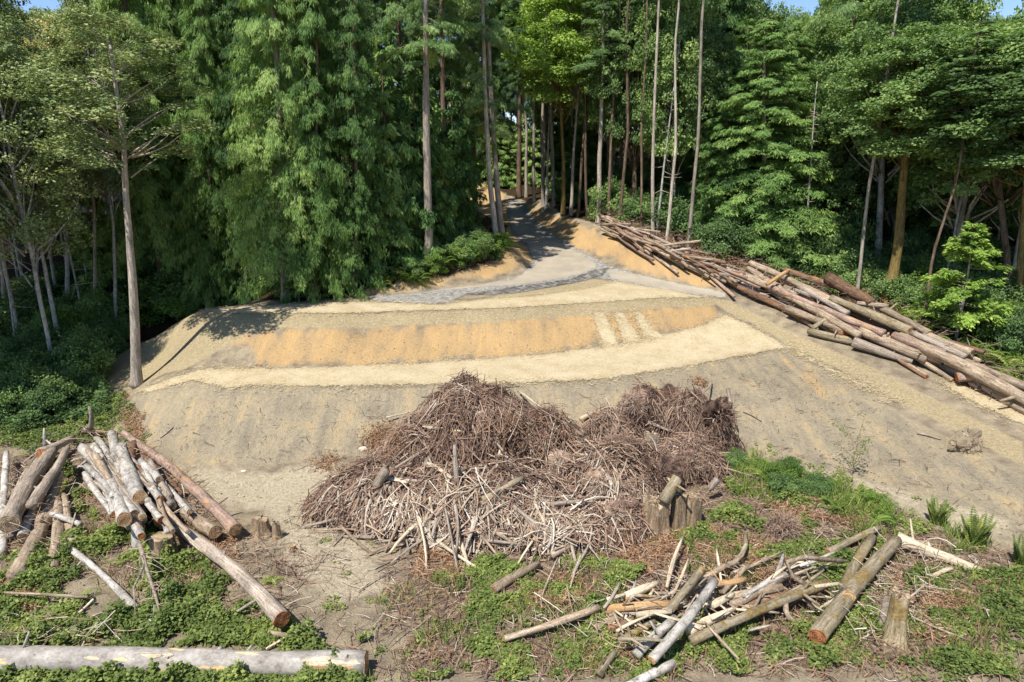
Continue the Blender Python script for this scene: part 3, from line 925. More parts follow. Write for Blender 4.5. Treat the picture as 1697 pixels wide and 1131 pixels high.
def trunk_mesh(name, pts, r0, r1, mat, sticks_=None, sides=9, seed=0, flare=1.35, br=0.05, knots=0):
    pts = np.asarray(pts, float)
    # resample
    L = np.concatenate([[0], np.cumsum(np.linalg.norm(np.diff(pts, axis=0), axis=1))])
    n = max(8, int(L[-1] / 0.7))
    s = np.linspace(0, L[-1], n)
    s = np.sort(np.append(s, [0.15, 0.35]))
    R = np.stack([np.interp(s, L, pts[:, k]) for k in range(3)], 1)
    R[:, 0] += 0.06 * fbm(s * 0.25, s * 0 + seed, 0, 3, 5); R[:, 1] += 0.06 * fbm(s * 0.25, s * 0 + seed, 3, 3, 9)
    rad = r0 + (r1 - r0) * (s / L[-1]) ** 0.9
    rad *= 1 + (flare - 1) * np.exp(-s / 0.35)
    b = Bag()
    b.add(*tube(R, rad, sides, True, 0.10, seed, 1.2))
    if sticks_ is not None:
        A, Bp = sticks_
        ln = np.linalg.norm(Bp - A, axis=1)
        V, Q, _ = sticks(A, Bp, np.clip(ln * 0.016, 0.012, br * 2), np.full(len(A), 0.006), np.full(len(A), 0.10), 4, 4, np.random.default_rng(seed + 5))
        b.add(V, Q)
    return b.mesh(name, mat)


def thr(key, tm):                                   # height a proto trunk reaches inside its crown
    return CR[key]['L'] * tm


def tree(name, label, cat, group, base, pts, r0, crown, hb, H, R, tmat, rz=None, seed=0, crown_at=None, part_label=None, branches=True, flare=1.35, dead=False):
    """base: the foot in the place; pts: offsets of the trunk from the foot; crown from height hb to H, half width R"""
    root = empty(name, base)
    tag(root, label, cat, group)
    c = CR[crown]
    sz = (H - hb) / c['L']; sr = R / c['R']
    rz = random.uniform(0, 6.28) if rz is None else rz
    pts = np.asarray(pts, float)
    if crown_at is None:
        t = np.interp(hb, pts[:, 2], np.arange(len(pts)))
        k = min(int(t), len(pts) - 2)
        o = pts[k] + (pts[k + 1] - pts[k]) * (t - k)
        top = pts[-1]
        lean = ((top[0] - o[0]) / max(.1, top[2] - o[2]), (top[1] - o[1]) / max(.1, top[2] - o[2]))
    else:
        o = np.asarray(crown_at, float); lean = (0, 0)
    st = None
    if branches:
        A, Bp = c['st']
        ca, sa = math.cos(rz), math.sin(rz)
        Rm = np.array([[ca * sr, -sa * sr, 0], [sa * sr, ca * sr, 0], [0, 0, sz]])
        A2 = A @ Rm.T + o; B2 = Bp @ Rm.T + o
        A2[:, 0] += (A2[:, 2] - o[2]) * lean[0]; A2[:, 1] += (A2[:, 2] - o[2]) * lean[1]
        B2[:, 0] += (B2[:, 2] - o[2]) * lean[0]; B2[:, 1] += (B2[:, 2] - o[2]) * lean[1]
        st = (A2, B2)
    link('trunk', trunk_mesh('trunk', pts, r0, max(0.03, r0 * 0.25), tmat, st, seed=seed, flare=flare), root)
    cr = link('crown', c['me'], root, (0, 0, 0))
    # lean of the crown follows the trunk
    q = Vector((lean[0], lean[1], 1)).to_track_quat('Z', 'Y').to_euler()
    cr.location = o
    cr.rotation_euler = (Vector((0, 0, 1)).rotation_difference(Vector((lean[0], lean[1], 1)).normalized()).to_matrix() @ Matrix.Rotation(rz, 3, 'Z')).to_euler()
    cr.scale = (sr, sr, sz)
    return root


def vary(root, base, rz, s, sz, label=None):
    """copy of a tree with copies of its parts"""
    r = root.copy(); COL.objects.link(r)
    r.location = base; r.rotation_euler = (0, 0, rz); r.scale = (s, s, sz)
    if label: r['label'] = label
    for ch in root.children:
        c = ch.copy(); COL.objects.link(c); c.parent = r
    return r


def trunk_px(px, H=None):
    """trunk outline drawn at the depth of its foot: list of pixels from the foot up -> foot, offsets"""
    b = at(*px[0])
    P3 = [np.zeros(3)]
    for u, v in px[1:]:
        P3.append(Py(u, v, b[1]) - b)
    P3 = np.array(P3)
    if H is not None and H > P3[-1, 2]:
        d = P3[-1] - P3[-2] if len(P3) > 2 else P3[-1]
        d = d / d[2]
        P3 = np.vstack([P3, P3[-1] + d * (H - P3[-1, 2]) * np.array([0.4, 0.4, 1])])
    return b, P3


def dia(px, b):
    """radius in metres of a trunk px pixels wide standing at b"""
    dist = b[1] * CP + (CAM_Z - b[2]) * SP
    return px * dist / FPX / 2


# the trees one can tell apart along the edge of the clearing: pixels of the trunk, width, crown key, crown foot (v pixel), top (m), half width (m)
EDGE = [
    # left
    ('cedar_tree', 'narrow dark cedar at the very back left corner of the pad', 'tree', [(352, 507), (351, 300), (350, 100)], 8, 'cedar_b', 506, 22, 2.1, 'trunk_brown'),
    ('cedar_tree', 'narrow cedar with a full skirt just left of the bare trunked large cedar', 'tree', [(408, 502), (409, 300), (410, 100)], 8, 'cedar_c', 500, 21, 2.2, 'trunk_brown'),
    ('cedar_tree', 'narrow cedar with pale fronds close on the right of the bare trunked large cedar', 'tree', [(523, 494), (524, 300), (525, 100)], 8, 'cedar_b', 480, 22, 2.2, 'trunk_brown'),
    ('cedar_tree', 'narrow cedar at the right end of the cedar row, before the ferny bank', 'tree', [(590, 478), (590, 300), (589, 100)], 8, 'cedar_c', 450, 20, 1.9, 'trunk_brown'),
    ('cedar_tree', 'slender cedar between the large cedar and the dense sweeping cedar behind the pad', 'tree', [(418, 486), (417, 300), (416, 100)], 9, 'cedar_b', 490, 20, 2.2, 'trunk_brown'),
    ('cedar_tree', 'slender cedar right of the large cedar with light lower fronds', 'tree', [(528, 470), (527, 300), (526, 100)], 9, 'cedar', 440, 21, 2.5, 'trunk_grey'),
    ('cedar_tree', 'thin cedar squeezed between the bushy cedar and the dense sweeping cedar', 'tree', [(330, 478), (331, 300), (332, 100)], 9, 'cedar_c', 500, 22, 2.3, 'trunk_brown'),
    ('cedar_tree', 'young cedar low in the shade left of the tall bare pale trunk', 'young tree', [(640, 446), (640, 380), (640, 330)], 5, 'undercedar', 440, 10.5, 2.0, 'trunk_brown'),
    ('broadleaf_tree', 'tall grey trunk with sparse brownish crown at the left foot of the graded slope', 'tree', [(228, 640), (222, 500), (210, 340), (206, 250)], 17, 'alder_c', 320, 16.5, 3.0, 'trunk_grey'),
    ('alder_tree', 'slim pale trunk right beside the big grey trunk left of the slope, deeper in shade', 'tree', [(193, 560), (191, 470), (188, 380)], 6, 'alder_b', 360, 20, 2.2, 'trunk_pale'),
    ('alder_tree', 'straight pale alder trunk, the brightest one among the shaded trunks on the left', 'tree', [(113, 540), (110, 420), (103, 280)], 8, 'alder', 330, 21, 2.8, 'trunk_pale'),
    ('alder_tree', 'thin pale alder leaning left beside the straight pale alder', 'tree', [(103, 528), (88, 450), (70, 330)], 6, 'alder_b', 330, 19, 2.3, 'trunk_pale'),
    ('alder_tree', 'very thin crooked alder pole standing in dark bushes near the left edge', 'tree', [(55, 545), (62, 450), (66, 290)], 5, 'alder_b', 300, 20, 2.4, 'trunk_pale'),
    ('alder_tree', 'thin grey alder trunk midway between the straight pale alder and the big grey trunk', 'tree', [(158, 548), (158, 450), (156, 340)], 7, 'alder', 345, 21, 2.6, 'trunk_grey'),
    ('alder_tree', 'alder trunk at the left border of the wood, half hidden by leaves', 'tree', [(8, 540), (5, 450), (2, 300)], 8, 'alder', 400, 21, 3.0, 'trunk_grey'),
    ('cedar_tree', 'large cedar with hanging fronds and a bare grey lower trunk behind the pad', 'tree', [(473, 498), (467, 400), (464, 290), (462, 150)], 14, 'cedar', 420, 23, 2.5, 'trunk_grey'),
    ('cedar_tree', 'dense cedar whose fronds sweep down to the dark floor left of the pad corner', 'tree', [(372, 480), (372, 300), (370, 100)], 14, 'cedar_c', 500, 24, 3.4, 'trunk_brown'),
    ('cedar_tree', 'bushy cedar standing left of the pad behind the big grey trunk', 'tree', [(285, 470), (288, 300), (290, 100)], 13, 'cedar_b', 520, 21, 3.0, 'trunk_brown'),
    ('fir_tree', 'fir with thin trunk and ragged dead twigs, left of the tall bare pale trunk', 'tree', [(578, 432), (576, 300), (574, 140), (572, 20)], 11, 'fir_b', 330, 24, 2.5, 'trunk_brown'),
    ('fir_tree', 'tall fir with the longest bare pale trunk, standing on the ferny bank', 'tree', [(711, 440), (708, 300), (707, 150), (706, 20)], 15, 'fir_thin', 110, 27, 2.2, 'trunk_grey'),
    ('fir_tree', 'dark slender fir trunk close to the right of the tall bare pale trunk', 'tree', [(738, 412), (735, 250), (732, 50)], 10, 'fir_thin', 110, 27, 1.9, 'trunk_brown'),
    ('fir_tree', 'left one of the twin fir trunks on the bank point beside the track', 'tree', [(823, 406), (812, 300), (806, 190), (800, 30)], 10, 'fir_thin', 240, 26, 1.9, 'trunk_grey'),
    ('fir_tree', 'right one of the twin fir trunks on the bank point beside the track', 'tree', [(833, 404), (822, 300), (814, 150), (806, 10)], 11, 'fir_thin', 200, 27, 2.2, 'trunk_grey'),
    ('fir_tree', 'fir trunk in shade behind the twin trunks, left of the track', 'tree', [(788, 365), (785, 300), (783, 200), (780, 50)], 10, 'fir_b', 230, 26, 3.0, 'trunk_brown'),
    ('fir_tree', 'reddish brown fir trunk standing at the crest where the track leaves the clearing', 'tree', [(860, 329), (861, 220), (862, 90)], 9, 'fir_b', 120, 26, 2.6, 'trunk_brown'),
    ('fir_tree', 'slim grey trunk on the bank just right of the reddish brown trunk', 'tree', [(884, 337), (885, 200), (886, 70)], 6, 'fir_thin', 150, 26, 2.6, 'trunk_grey'),
    ('maple_tree', 'forked maple with yellow green leaves above the orange bank', 'tree', [(934, 357), (933, 270), (929, 180), (915, 120), (925, 60)], 8, 'bright', 200, 21, 3.8, 'trunk_moss'),
    ('maple_tree', 'thin leaning maple trunk beside the forked yellow green maple', 'tree', [(946, 358), (951, 250), (960, 130), (963, 60)], 6, 'bright', 170, 22, 3.0, 'trunk_grey'),
    ('fir_tree', 'tall pale trunk at the upper end of the log stack', 'tree', [(992, 371), (994, 250), (999, 120), (1001, 20)], 9, 'fir_thin', 130, 25, 2.6, 'trunk_grey'),
    ('maple_tree', 'maple trunk in shade behind the upper end of the log stack', 'tree', [(1050, 365), (1051, 300), (1052, 250)], 10, 'maple', 270, 20, 3.0, 'trunk_brown'),
    ('maple_tree', 'slender maple pole between the tall pale trunk and the shaded maple', 'tree', [(1014, 352), (1014, 300), (1013, 250)], 5, 'maple_c', 250, 19, 2.6, 'trunk_grey'),
    ('maple_tree', 'maple trunk in shade left of the big right-hand cedar', 'tree', [(1118, 388), (1117, 330), (1115, 250)], 7, 'maple_b', 300, 20, 2.7, 'trunk_grey'),
    ('maple_tree', 'old mossy trunk with broken limbs just left of the big right-hand cedar', 'tree', [(1180, 402), (1177, 330), (1166, 260), (1160, 200)], 15, 'maple_c', 230, 17, 2.2, 'trunk_moss'),
    ('cedar_tree', 'big light green cedar with a pointed top behind the log stack', 'tree', [(1268, 435), (1268, 320), (1266, 150)], 13, 'cedar_b', 430, 19.2, 5.0, 'trunk_grey'),
    ('cedar_tree', 'smaller cedar tucked against the left flank of the big light green cedar', 'tree', [(1205, 415), (1204, 320), (1203, 200)], 9, 'cedar_b', 400, 15, 3.0, 'trunk_brown'),
    ('maple_tree', 'straight blue grey trunk leaning right behind the log stack', 'tree', [(1452, 462), (1456, 380), (1463, 250), (1466, 190)], 13, 'maple', 290, 18, 3.6, 'trunk_pale'),
    ('maple_tree', 'crooked ivy grown maple whose trunk bends at the foot behind the log stack', 'tree', [(1462, 505), (1478, 470), (1490, 400), (1497, 300), (1505, 230)], 19, 'maple_b', 290, 16.5, 3.4, 'trunk_moss'),
    ('maple_tree', 'dark upright maple trunk near the right border', 'tree', [(1672, 520), (1670, 430), (1655, 300), (1648, 200)], 13, 'maple', 330, 17.5, 4.6, 'trunk_brown'),
    ('maple_tree', 'maple at the right border with limbs leaning out of the picture', 'tree', [(1688, 540), (1690, 430), (1700, 300), (1706, 200)], 12, 'maple_b', 300, 19, 4.4, 'trunk_moss'),
    ('maple_tree', 'leafy maple filling the edge of the wood above the yellow green young tree', 'tree', [(1585, 470), (1588, 380), (1590, 280)], 11, 'maple_c', 400, 15, 4.2, 'trunk_brown'),
    ('maple_tree', 'maple with foliage down to the logs, right of the big light green cedar', 'tree', [(1385, 440), (1387, 330), (1390, 220)], 10, 'maple_c', 395, 12.5, 2.6, 'trunk_brown'),
]
GAPS = [(62, 140, 13), (1272, 1300, 12), (1562, 1640, 28)]


def top_limit(x, y, z, R, H):
    """how tall a tree may stand here where the skyline dips"""
    for a, b_, v in GAPS:
        d = y * CP + 3 * SP
        ua = CX + FPX * (x - R * .8) / d; ub = CX + FPX * (x + R * .8) / d
        if ub > a and ua < b_:
            H = min(H, Py(CX, v, y)[2] - z)
    return H


for k, (nm, lab, cat, px, w, key, vb, H, R, tm) in enumerate(EDGE):
    b, pts = trunk_px(px)
    hb = Py(px[0][0], vb, b[1])[2] - b[2]
    Hh = top_limit(b[0], b[1], b[2], R, H - b[2])
    if pts[-1, 2] < Hh * 0.9:
        pts = np.vstack([pts, pts[-1] + np.array([(pts[-1, 0] - pts[-2, 0]) * 0.3, 0, Hh * 0.93 - pts[-1, 2]])])
    if k == 0:
        pts[:, 1] -= 0.8 * (pts[:, 2] / pts[-1, 2]) ** 1.3
    tree(nm, lab, cat, None, b, pts, dia(w, b), key, hb, Hh, R, M[tm], seed=k)

# slender bare stems in front of the foliage, their small crowns high above
sg = random.Random(9)
_eu = [862, 930, 990, 1060, 1150, 1250, 1400, 1540, 1640]; _ev = [331, 357, 372, 400, 440, 455, 500, 555, 600]
for k, u in enumerate([872, 900, 918, 958, 972, 1008, 1026, 1064, 1082, 1104, 1140, 1420, 1530]):
    b = at(u, float(np.interp(u, _eu, _ev)) - sg.uniform(5, 11))
    H_ = sg.uniform(21, 25); ln_ = sg.uniform(-.03, .03)
    H_ = top_limit(b[0], b[1], b[2], 1.7, H_)
    tree('slender_tree', 'slender pale stem with its few branches high up at the edge of the wood', 'tree', 'slender pale stems along the right edge of the wood', b,
         [(0, 0, -.2), (ln_ * H_ * .25 + sg.uniform(-.2, .2), .05, H_ * .25), (ln_ * H_ * .5 + sg.uniform(-.3, .3), .05, H_ * .5), (ln_ * H_, 0, H_ * .95)], dia(sg.uniform(4.5, 7), b), 'fir_thin', H_ * .66, H_, 1.7, M[sg.choice(['trunk_brown', 'trunk_grey', 'trunk_grey'])], seed=k + 140)

# the wood behind: every tree its own, copied from a few of each kind
def proto(nm, lab, cat, group, key, H, hb, R, r0, tm, seed):
    pts = [(0, 0, -0.5), (0.1 * math.sin(seed), 0.1, H * 0.4), (0.2 * math.sin(seed * 2), 0.05, H * 0.92)]
    return tree(nm, lab, cat, group, (0, 0, 0), pts, r0, key, hb, H, R, M[tm], seed=seed)


KINDS = {
    'cedar': [('cedar', 22, 2.0, 3.2, .22), ('cedar_b', 24, 3.0, 2.9, .2), ('cedar_c', 21, 2.2, 3.4, .2)],
    'fir': [('fir', 27, 9.0, 2.7, .2), ('fir_b', 28, 8.0, 2.5, .19), ('fir_thin', 25, 7.0, 2.3, .16)],
    'maple': [('maple', 20, 6.0, 3.6, .15), ('maple_b', 21, 5.5, 3.4, .16), ('maple_c', 17, 3.5, 3.2, .12)],
    'bright': [('bright', 20, 6.0, 3.8, .16)],
    'alder': [('alder', 22, 6.5, 2.8, .11), ('alder_b', 21, 6.0, 2.4, .09)],
    'under': [('undercedar', 7, 0.5, 2.5, .07)],
}
LAB = {'cedar': ('cedar_tree', 'green cedar with hanging fronds crowded among the other trees of the wood', 'cedars of the wood behind the clearing', 'trunk_brown'),
       'fir': ('fir_tree', 'tall dark fir crowded among the other trees of the wood', 'firs of the wood behind the clearing', 'trunk_brown'),
       'maple': ('maple_tree', 'broadleaf maple crowded among the other trees of the wood', 'maples of the wood behind the clearing', 'trunk_grey'),
       'bright': ('maple_tree', 'yellow green maple crowded among the other trees of the wood', 'yellow green maples of the wood', 'trunk_grey'),
       'alder': ('alder_tree', 'small leaved grey green alder crowded among the other trees on the left', 'alders of the wood on the left', 'trunk_pale'),
       'under': ('young_cedar', 'low young cedar in the shade under the tall trees', 'young cedars under the tall trees', 'trunk_brown')}
PROTO = {}


for kd, L in KINDS.items():
    PROTO[kd] = []
    for q, (key, H, hb, R, r0) in enumerate(L):
        nm, lab, grp, tm = LAB[kd]
        PROTO[kd].append([proto(nm, lab, 'young tree' if kd == 'under' else 'tree', grp, key, H, hb, R, r0, tm, q + 3), False])

placed = [np.array([o.location.x, o.location.y]) for o in COL.objects if o.parent is None and o.name.split('.')[0].endswith('_tree') and o.location.y > 1]
trng = random.Random(21)
CLEAR_P = CLEAR


def plant(kd, x, y, s=None, sz=None):
    pr = trng.choice(PROTO[kd])
    z = float(hgt(x, y))
    s = s or trng.uniform(0.85, 1.15); sz = sz or trng.uniform(0.88, 1.14)
    key, H0, _, R0, _ = KINDS[kd][PROTO[kd].index(pr)]
    sz = top_limit(x, y, z, R0 * s, H0 * sz) / H0
    if not pr[1]:
        o = pr[0]; o.location = (x, y, z - 0.05); o.rotation_euler = (0, 0, trng.uniform(0, 6.28)); o.scale = (s, s, sz); pr[1] = True
    else:
        vary(pr[0], (x, y, z - 0.05), trng.uniform(0, 6.28), s, sz)
    placed.append(np.array([x, y]))


def upix(x, y):
    """column of the photograph above a place"""
    return CX + FPX * x / (y * CP + 4 * SP)


def kind_at(u, y):
    if u < 250: w = {'alder': 6}
    elif u < 560: w = {'cedar': 7, 'fir': 1.2}
    elif u < 860: w = {'fir': 6, 'cedar': 2, 'maple': 1}
    elif u < 1000: w = {'bright': 2, 'maple': 3, 'fir': 2.5}
    elif u < 1150: w = {'maple': 5, 'cedar': 1.2, 'bright': .4}
    elif u < 1420: w = {'cedar': 1.5, 'maple': 3, 'fir': 2.5}
    else: w = {'maple': 6, 'fir': 1.0}
    return trng.choices(list(w), list(w.values()))[0]


for ring, (y0, y1, gap, tries) in enumerate([(28, 48, 2.55, 1900), (48, 62, 3.2, 1200), (62, 84, 4.6, 700)]):
    for _ in range(tries):
        y = trng.uniform(y0, y1); x = trng.uniform(-0.82 * y - 6, 0.82 * y + 9)
        u = upix(x, y)
        d = float(sdist(CLEAR_P, np.array([x]), np.array([y]))[0])
        if d > -1.6 or sdist(Z['orange_e'], np.array([x]), np.array([y]))[0] > -1.2: continue
        if any((p[0] - x) ** 2 + (p[1] - y) ** 2 < gap * gap for p in placed): continue
        kd = kind_at(u, y)
        if ring == 0 and 600 < u < 900 and d < -2.5: kd = 'fir'
        if ring == 0 and ((590 < u < 900 and d > -2.5) or (1110 < u < 1430 and d > -7) or (900 < u < 1110 and d > -4)): 
            continue                                   # the open stems left of the track
        if ring >= 1 and 640 < u < 870 and y < 72: continue
        hz = 1.0
        plant(kd, x, y, sz=trng.uniform(0.92, 1.12) * hz * (1.0 if y < 62 else 1.08))
# trees that close the view at the end of the track and behind the crest
for x, y, kd in [(-7, 74, 'fir'), (-3, 77, 'cedar'), (1, 76, 'fir'), (4, 73, 'maple'), (-1, 82, 'cedar'), (7, 77, 'cedar'), (3, 84, 'cedar'), (-6, 84, 'fir'), (10, 82, 'maple'), (-10, 79, 'cedar'), (13, 75, 'fir'),
                 (0, 92, 'maple'), (6, 93, 'cedar'), (-6, 94, 'cedar'), (12, 92, 'maple'), (-13, 90, 'fir'), (18, 90, 'cedar'), (24, 88, 'maple'), (-20, 88, 'cedar')]:
    plant(kd, x, y, sz=1.1)
for k in range(26):
    plant('under', trng.uniform(-10, 12), trng.uniform(70, 86))
# trees beyond the left border that shade the thicket there
for x, y, kd in [(-24.5, 21.5, 'alder'), (-27, 25, 'alder'), (-23.5, 26.5, 'alder'), (-29, 20, 'alder'), (-26, 30, 'alder'), (-22, 23.8, 'alder')]:
    plant(kd, x, y, sz=.72)
for x, y, kd in [(28, 27, 'maple'), (31, 24, 'maple'), (30, 30, 'alder'), (34, 27, 'maple'), (33, 21, 'alder'), (37, 24, 'maple'), (36, 31, 'maple'), (40, 28, 'cedar')]:
    plant(kd, x, y)
# young cedars that close the lower view between the open stems
for u, v, s_ in [(612, 462, 1.1), (640, 452, 1.3), (668, 446, 1.0), (690, 438, 1.2), (725, 428, .9), (752, 420, 1.1), (775, 405, .8), (655, 430, 1.4), (705, 415, 1.3), (745, 395, 1.2)]:
    p_ = at(u, v)
    plant('under', p_[0], p_[1] + 1.2, s=s_ * .75, sz=s_ * 1.25)
# low young cedars and bushes fill the shade between the stems
for _ in range(260):
    y = trng.uniform(33, 62); x = trng.uniform(-0.8 * y, 0.8 * y); u = upix(x, y)
    d = float(sdist(CLEAR_P, np.array([x]), np.array([y]))[0])
    if d > -2.2 or 640 < u < 880 or any((p[0] - x) ** 2 + (p[1] - y) ** 2 < 2.2 ** 2 for p in placed): continue
    plant('under', x, y)
print('trees', len(placed))
for L in PROTO.values():
    for o, used in L:
        if not used:
            for c in list(o.children): bpy.data.objects.remove(c)
            bpy.data.objects.remove(o)

# dead grey stems with bare twigs among the living trees
for k, (u, v, w, H, lab) in enumerate([(905, 345, 5, 13, 'bare grey dead stem on the orange bank left of the forked yellow green maple'), (1085, 400, 5, 11, 'bare dead stem above the far half of the log stack'),
                                       (1330, 452, 5, 10, 'dead grey stem with drooping twigs right of the big light green cedar'), (1560, 500, 5, 10, 'dead twiggy stem behind the yellow green young tree'),
                                       (145, 560, 4, 10, 'dead white stem leaning among the shaded alders on the left'), (30, 590, 4, 9, 'dead crooked white stem in the dark bushes at the left')]):
    b = at(u, v); g_ = np.random.default_rng(k + 60)
    n_ = 34
    A = np.zeros((n_, 3)); A[:, 2] = g_.uniform(H * .25, H * .97, n_)
    a_ = g_.uniform(0, 6.28, n_); l_ = g_.uniform(.4, 1.9, n_) * (1.1 - A[:, 2] / H)
    B_ = A + np.stack([np.cos(a_) * l_, np.sin(a_) * l_, g_.uniform(-.5, .35, n_) * l_], 1)
    lean = g_.normal(0, .05)
    A[:, 0] += A[:, 2] * lean; B_[:, 0] += A[:, 2] * lean
    rt = empty('dead_tree', b); tag(rt, lab, 'dead tree')
    link('trunk', trunk_mesh('trunk', [(0, 0, -.2), (lean * H * .5, .05, H * .5), (lean * H, 0, H)], dia(w, b), .015, M['trunk_pale'], None, seed=k + 80), rt)
    V_, Q_, _ = sticks(A, B_, np.full(n_, .018), np.full(n_, .005), g_.normal(0, .12, n_), 4, 4, g_)
    link('dead_branches', mkmesh('dead_branches', V_, Q_, {'tint': np.full(len(V_), .72)}, False, M['twigs']), rt)

# ------------------------------------------------------------------ logs, stumps, sticks
def log(name, label, cat, group, a, b, ra, rb, bark, ends='', cut='cut_tan', bow=0.022, seed=0, mid=None, stubs=None, rough=0.14, sides=14, taper_a=None, taper_b=None):
    """a log from point a to point b with radii ra, rb; ends: which sawn faces show ('a', 'b')"""
    a = np.asarray(a, float); b = np.asarray(b, float)
    g = np.random.default_rng(seed + 100)
    if stubs is None: stubs = int(g.integers(0, 4)) if ra > .06 else int(g.integers(0, 2))
    o = (a + b) / 2
    ax = Vector(b - a); L = ax.length
    q = Vector((1, 0, 0)).rotation_difference(ax.normalized())
    qi = q.inverted()
    n = max(5, int(L / 0.3))
    s = np.linspace(0, 1, n)
    x = (s - 0.5) * L
    pts = np.stack([x, np.zeros(n), np.zeros(n)], 1)
    if mid is not None:
        m = np.array(qi @ Vector(np.asarray(mid) - o))
        pts += m[None, :] * (4 * s * (1 - s))[:, None] * np.array([0.3, 1, 1])
    wob = bow * L
    pts[:, 1] += wob * np.sin(s * math.pi) * g.uniform(-1, 1) + ra * 0.25 * fbm(s * L * 0.6, s * 0, seed, 3, seed)
    pts[:, 2] += wob * np.sin(s * math.pi) * g.uniform(-1, 1) * 0.5 + ra * 0.2 * fbm(s * L * 0.6, s * 0 + 5, seed, 3, seed)
    rad = ra + (rb - ra) * s
    rad *= 1 + 0.06 * np.sin(s * L * 1.7 + seed)
    if taper_a: rad *= 1 - (1 - taper_a) * np.exp(-s * L / 0.35)
    if taper_b: rad *= 1 - (1 - taper_b) * np.exp(-(1 - s) * L / 0.35)
    bag = Bag()
    bag.add(*tube(pts, rad, sides, True, rough, seed, 1.6))
    for k in range(stubs):
        i = g.integers(1, n - 1); th = g.uniform(0, 6.28)
        d = np.array([g.uniform(-.6, .6), math.cos(th), math.sin(th)]); d /= np.linalg.norm(d)
        ln = g.uniform(0.06, 0.5)
        rr = rad[i] * g.uniform(0.08, 0.26)
        bag.add(*tube(np.array([pts[i], pts[i] + d * (rad[i] + ln * .5), pts[i] + d * (rad[i] + ln)]), [rr * 1.3, rr, rr * .7], 7, True, 0.1, seed + k))
    ob = link(name, bag.mesh(name, M[bark]), None, o, q)
    tag(ob, label, cat, group)
    for e in ends:
        i = 0 if e == 'a' else n - 1
        sg = -1 if e == 'a' else 1
        T = pts[1] - pts[0] if e == 'a' else pts[-1] - pts[-2]
        T = T / np.linalg.norm(T)
        # a slightly uneven sawn face just proud of the bark
        sd = 18; th = np.arange(sd) / sd * 6.283
        Yv = unit(np.cross(np.array([0, 0, 1.0]), T)); Zv = np.cross(T, Yv)
        V = [[0, 0, 0.004]]; F = []
        for ri in (0.5, 0.97):
            for t_ in th:
                rr = rad[i] * ri * (1 + 0.10 * vnoise(math.cos(t_) * 2, math.sin(t_) * 2, seed))
                V.append([rr * math.cos(t_), rr * math.sin(t_), 0.004 + 0.012 * float(vnoise(t_ * 2, ri * 3, seed)) * ri])
        V = np.array(V)
        c0 = pts[i] + T * sg * 0.012
        W3 = V[:, :1] * Yv + V[:, 1:2] * Zv + V[:, 2:3] * T * sg
        j = np.arange(sd); j2 = (j + 1) % sd
        tri = np.stack([np.zeros(sd, int), 1 + j, 1 + j2], 1)
        qd = np.stack([1 + j, 1 + sd + j, 1 + sd + j2, 1 + j2], 1)
        # a short rim so that the disc has thickness
        rim = W3[1 + sd:] - T * sg * 0.03
        W3 = np.vstack([W3, rim])
        qr = np.stack([1 + sd + j, 1 + 2 * sd + j, 1 + 2 * sd + j2, 1 + sd + j2], 1)
        if sg < 0: tri = tri[:, ::-1]; qd = qd[:, ::-1]; qr = qr[:, ::-1]
        link('cut_end', mkmesh('cut_end', W3, [np.vstack([qd, qr]), tri], None, False, M[cut]), ob, c0)
        return ob


def rad_px(w, p):
    d = p[1] * CP + (CAM_Z - p[2]) * SP
    return w * d / FPX / 2


def logpx(label, group, pa, pb, wa, wb, ha, hb, bark, ends='', cut='cut_tan', name='log', cat='log', pm=None, hm=None, **kw):
    a = at(pa[0], pa[1], ha); b = at(pb[0], pb[1], hb)
    mid = at(pm[0], pm[1], hm if hm is not None else (ha + hb) / 2) if pm is not None else None
    logpx.k += 1
    return log(name, label, cat, group, a, b, rad_px(wa, a), rad_px(wb, b), bark, ends, cut, seed=logpx.k, mid=mid, **kw)


logpx.k = 0

GL = 'logs of the pile on the left'
# --- left pile, right hand stack
logpx('pale birch like log on the left pile with its sawn end nearest the weeds', GL, (137, 742), (206, 860), 15, 23, .55, 1.05, 'bark_pale', 'b', stubs=3)
logpx('pale log with dark knots lying close along the foremost pale log of the left pile', GL, (155, 740), (223, 856), 14, 19, .5, .95, 'bark_pale', 'b', 'cut_grey', stubs=2)
logpx('thick white log with a broad sawn end in the middle of the left pile', GL, (200, 740), (231, 826), 18, 25, .6, 1.05, 'bark_pale', 'b', stubs=1)
logpx('short white log stub pointing uphill at the back of the left pile', GL, (185, 720), (192, 764), 15, 14, .5, .6, 'bark_pale', 'a')
logpx('thin white log at the back of the left pile, left of the white stub', GL, (159, 726), (178, 756), 9, 12, .4, .6, 'bark_pale')
logpx('curved brown log ending in a round cut above the thick white log', GL, (221, 735), (249, 785), 12, 14, .55, .75, 'bark_brown', 'b', pm=(224, 768))
logpx('thin pale log under the curved brown log of the left pile', GL, (224, 778), (254, 812), 12, 15, .45, .6, 'bark_pale', 'b', 'cut_grey')
logpx('short log with a bright red orange end low in the left pile', GL, (262, 800), (273, 850), 15, 18, .35, .5, 'bark_pale', 'b', 'cut_orange')
logpx('small dark log squeezed right of the thick white log of the left pile', GL, (244, 800), (255, 842), 12, 14, .35, .5, 'bark_grey', 'b', 'cut_grey')
logpx('long reddish log with peeled orange bark sloping along the right flank of the left pile', GL, (205, 718), (390, 878), 11, 22, .5, .38, 'bark_red', 'b', stubs=3)
logpx('mid grey log ending in a wide tan cut beside the long reddish log', GL, (285, 828), (357, 882), 15, 23, .35, .45, 'bark_grey', 'b', stubs=2)
logpx('pale log in the gap between the red ended log and the long reddish log', GL, (268, 812), (319, 853), 13, 16, .35, .5, 'bark_pale', 'b', 'cut_tan')
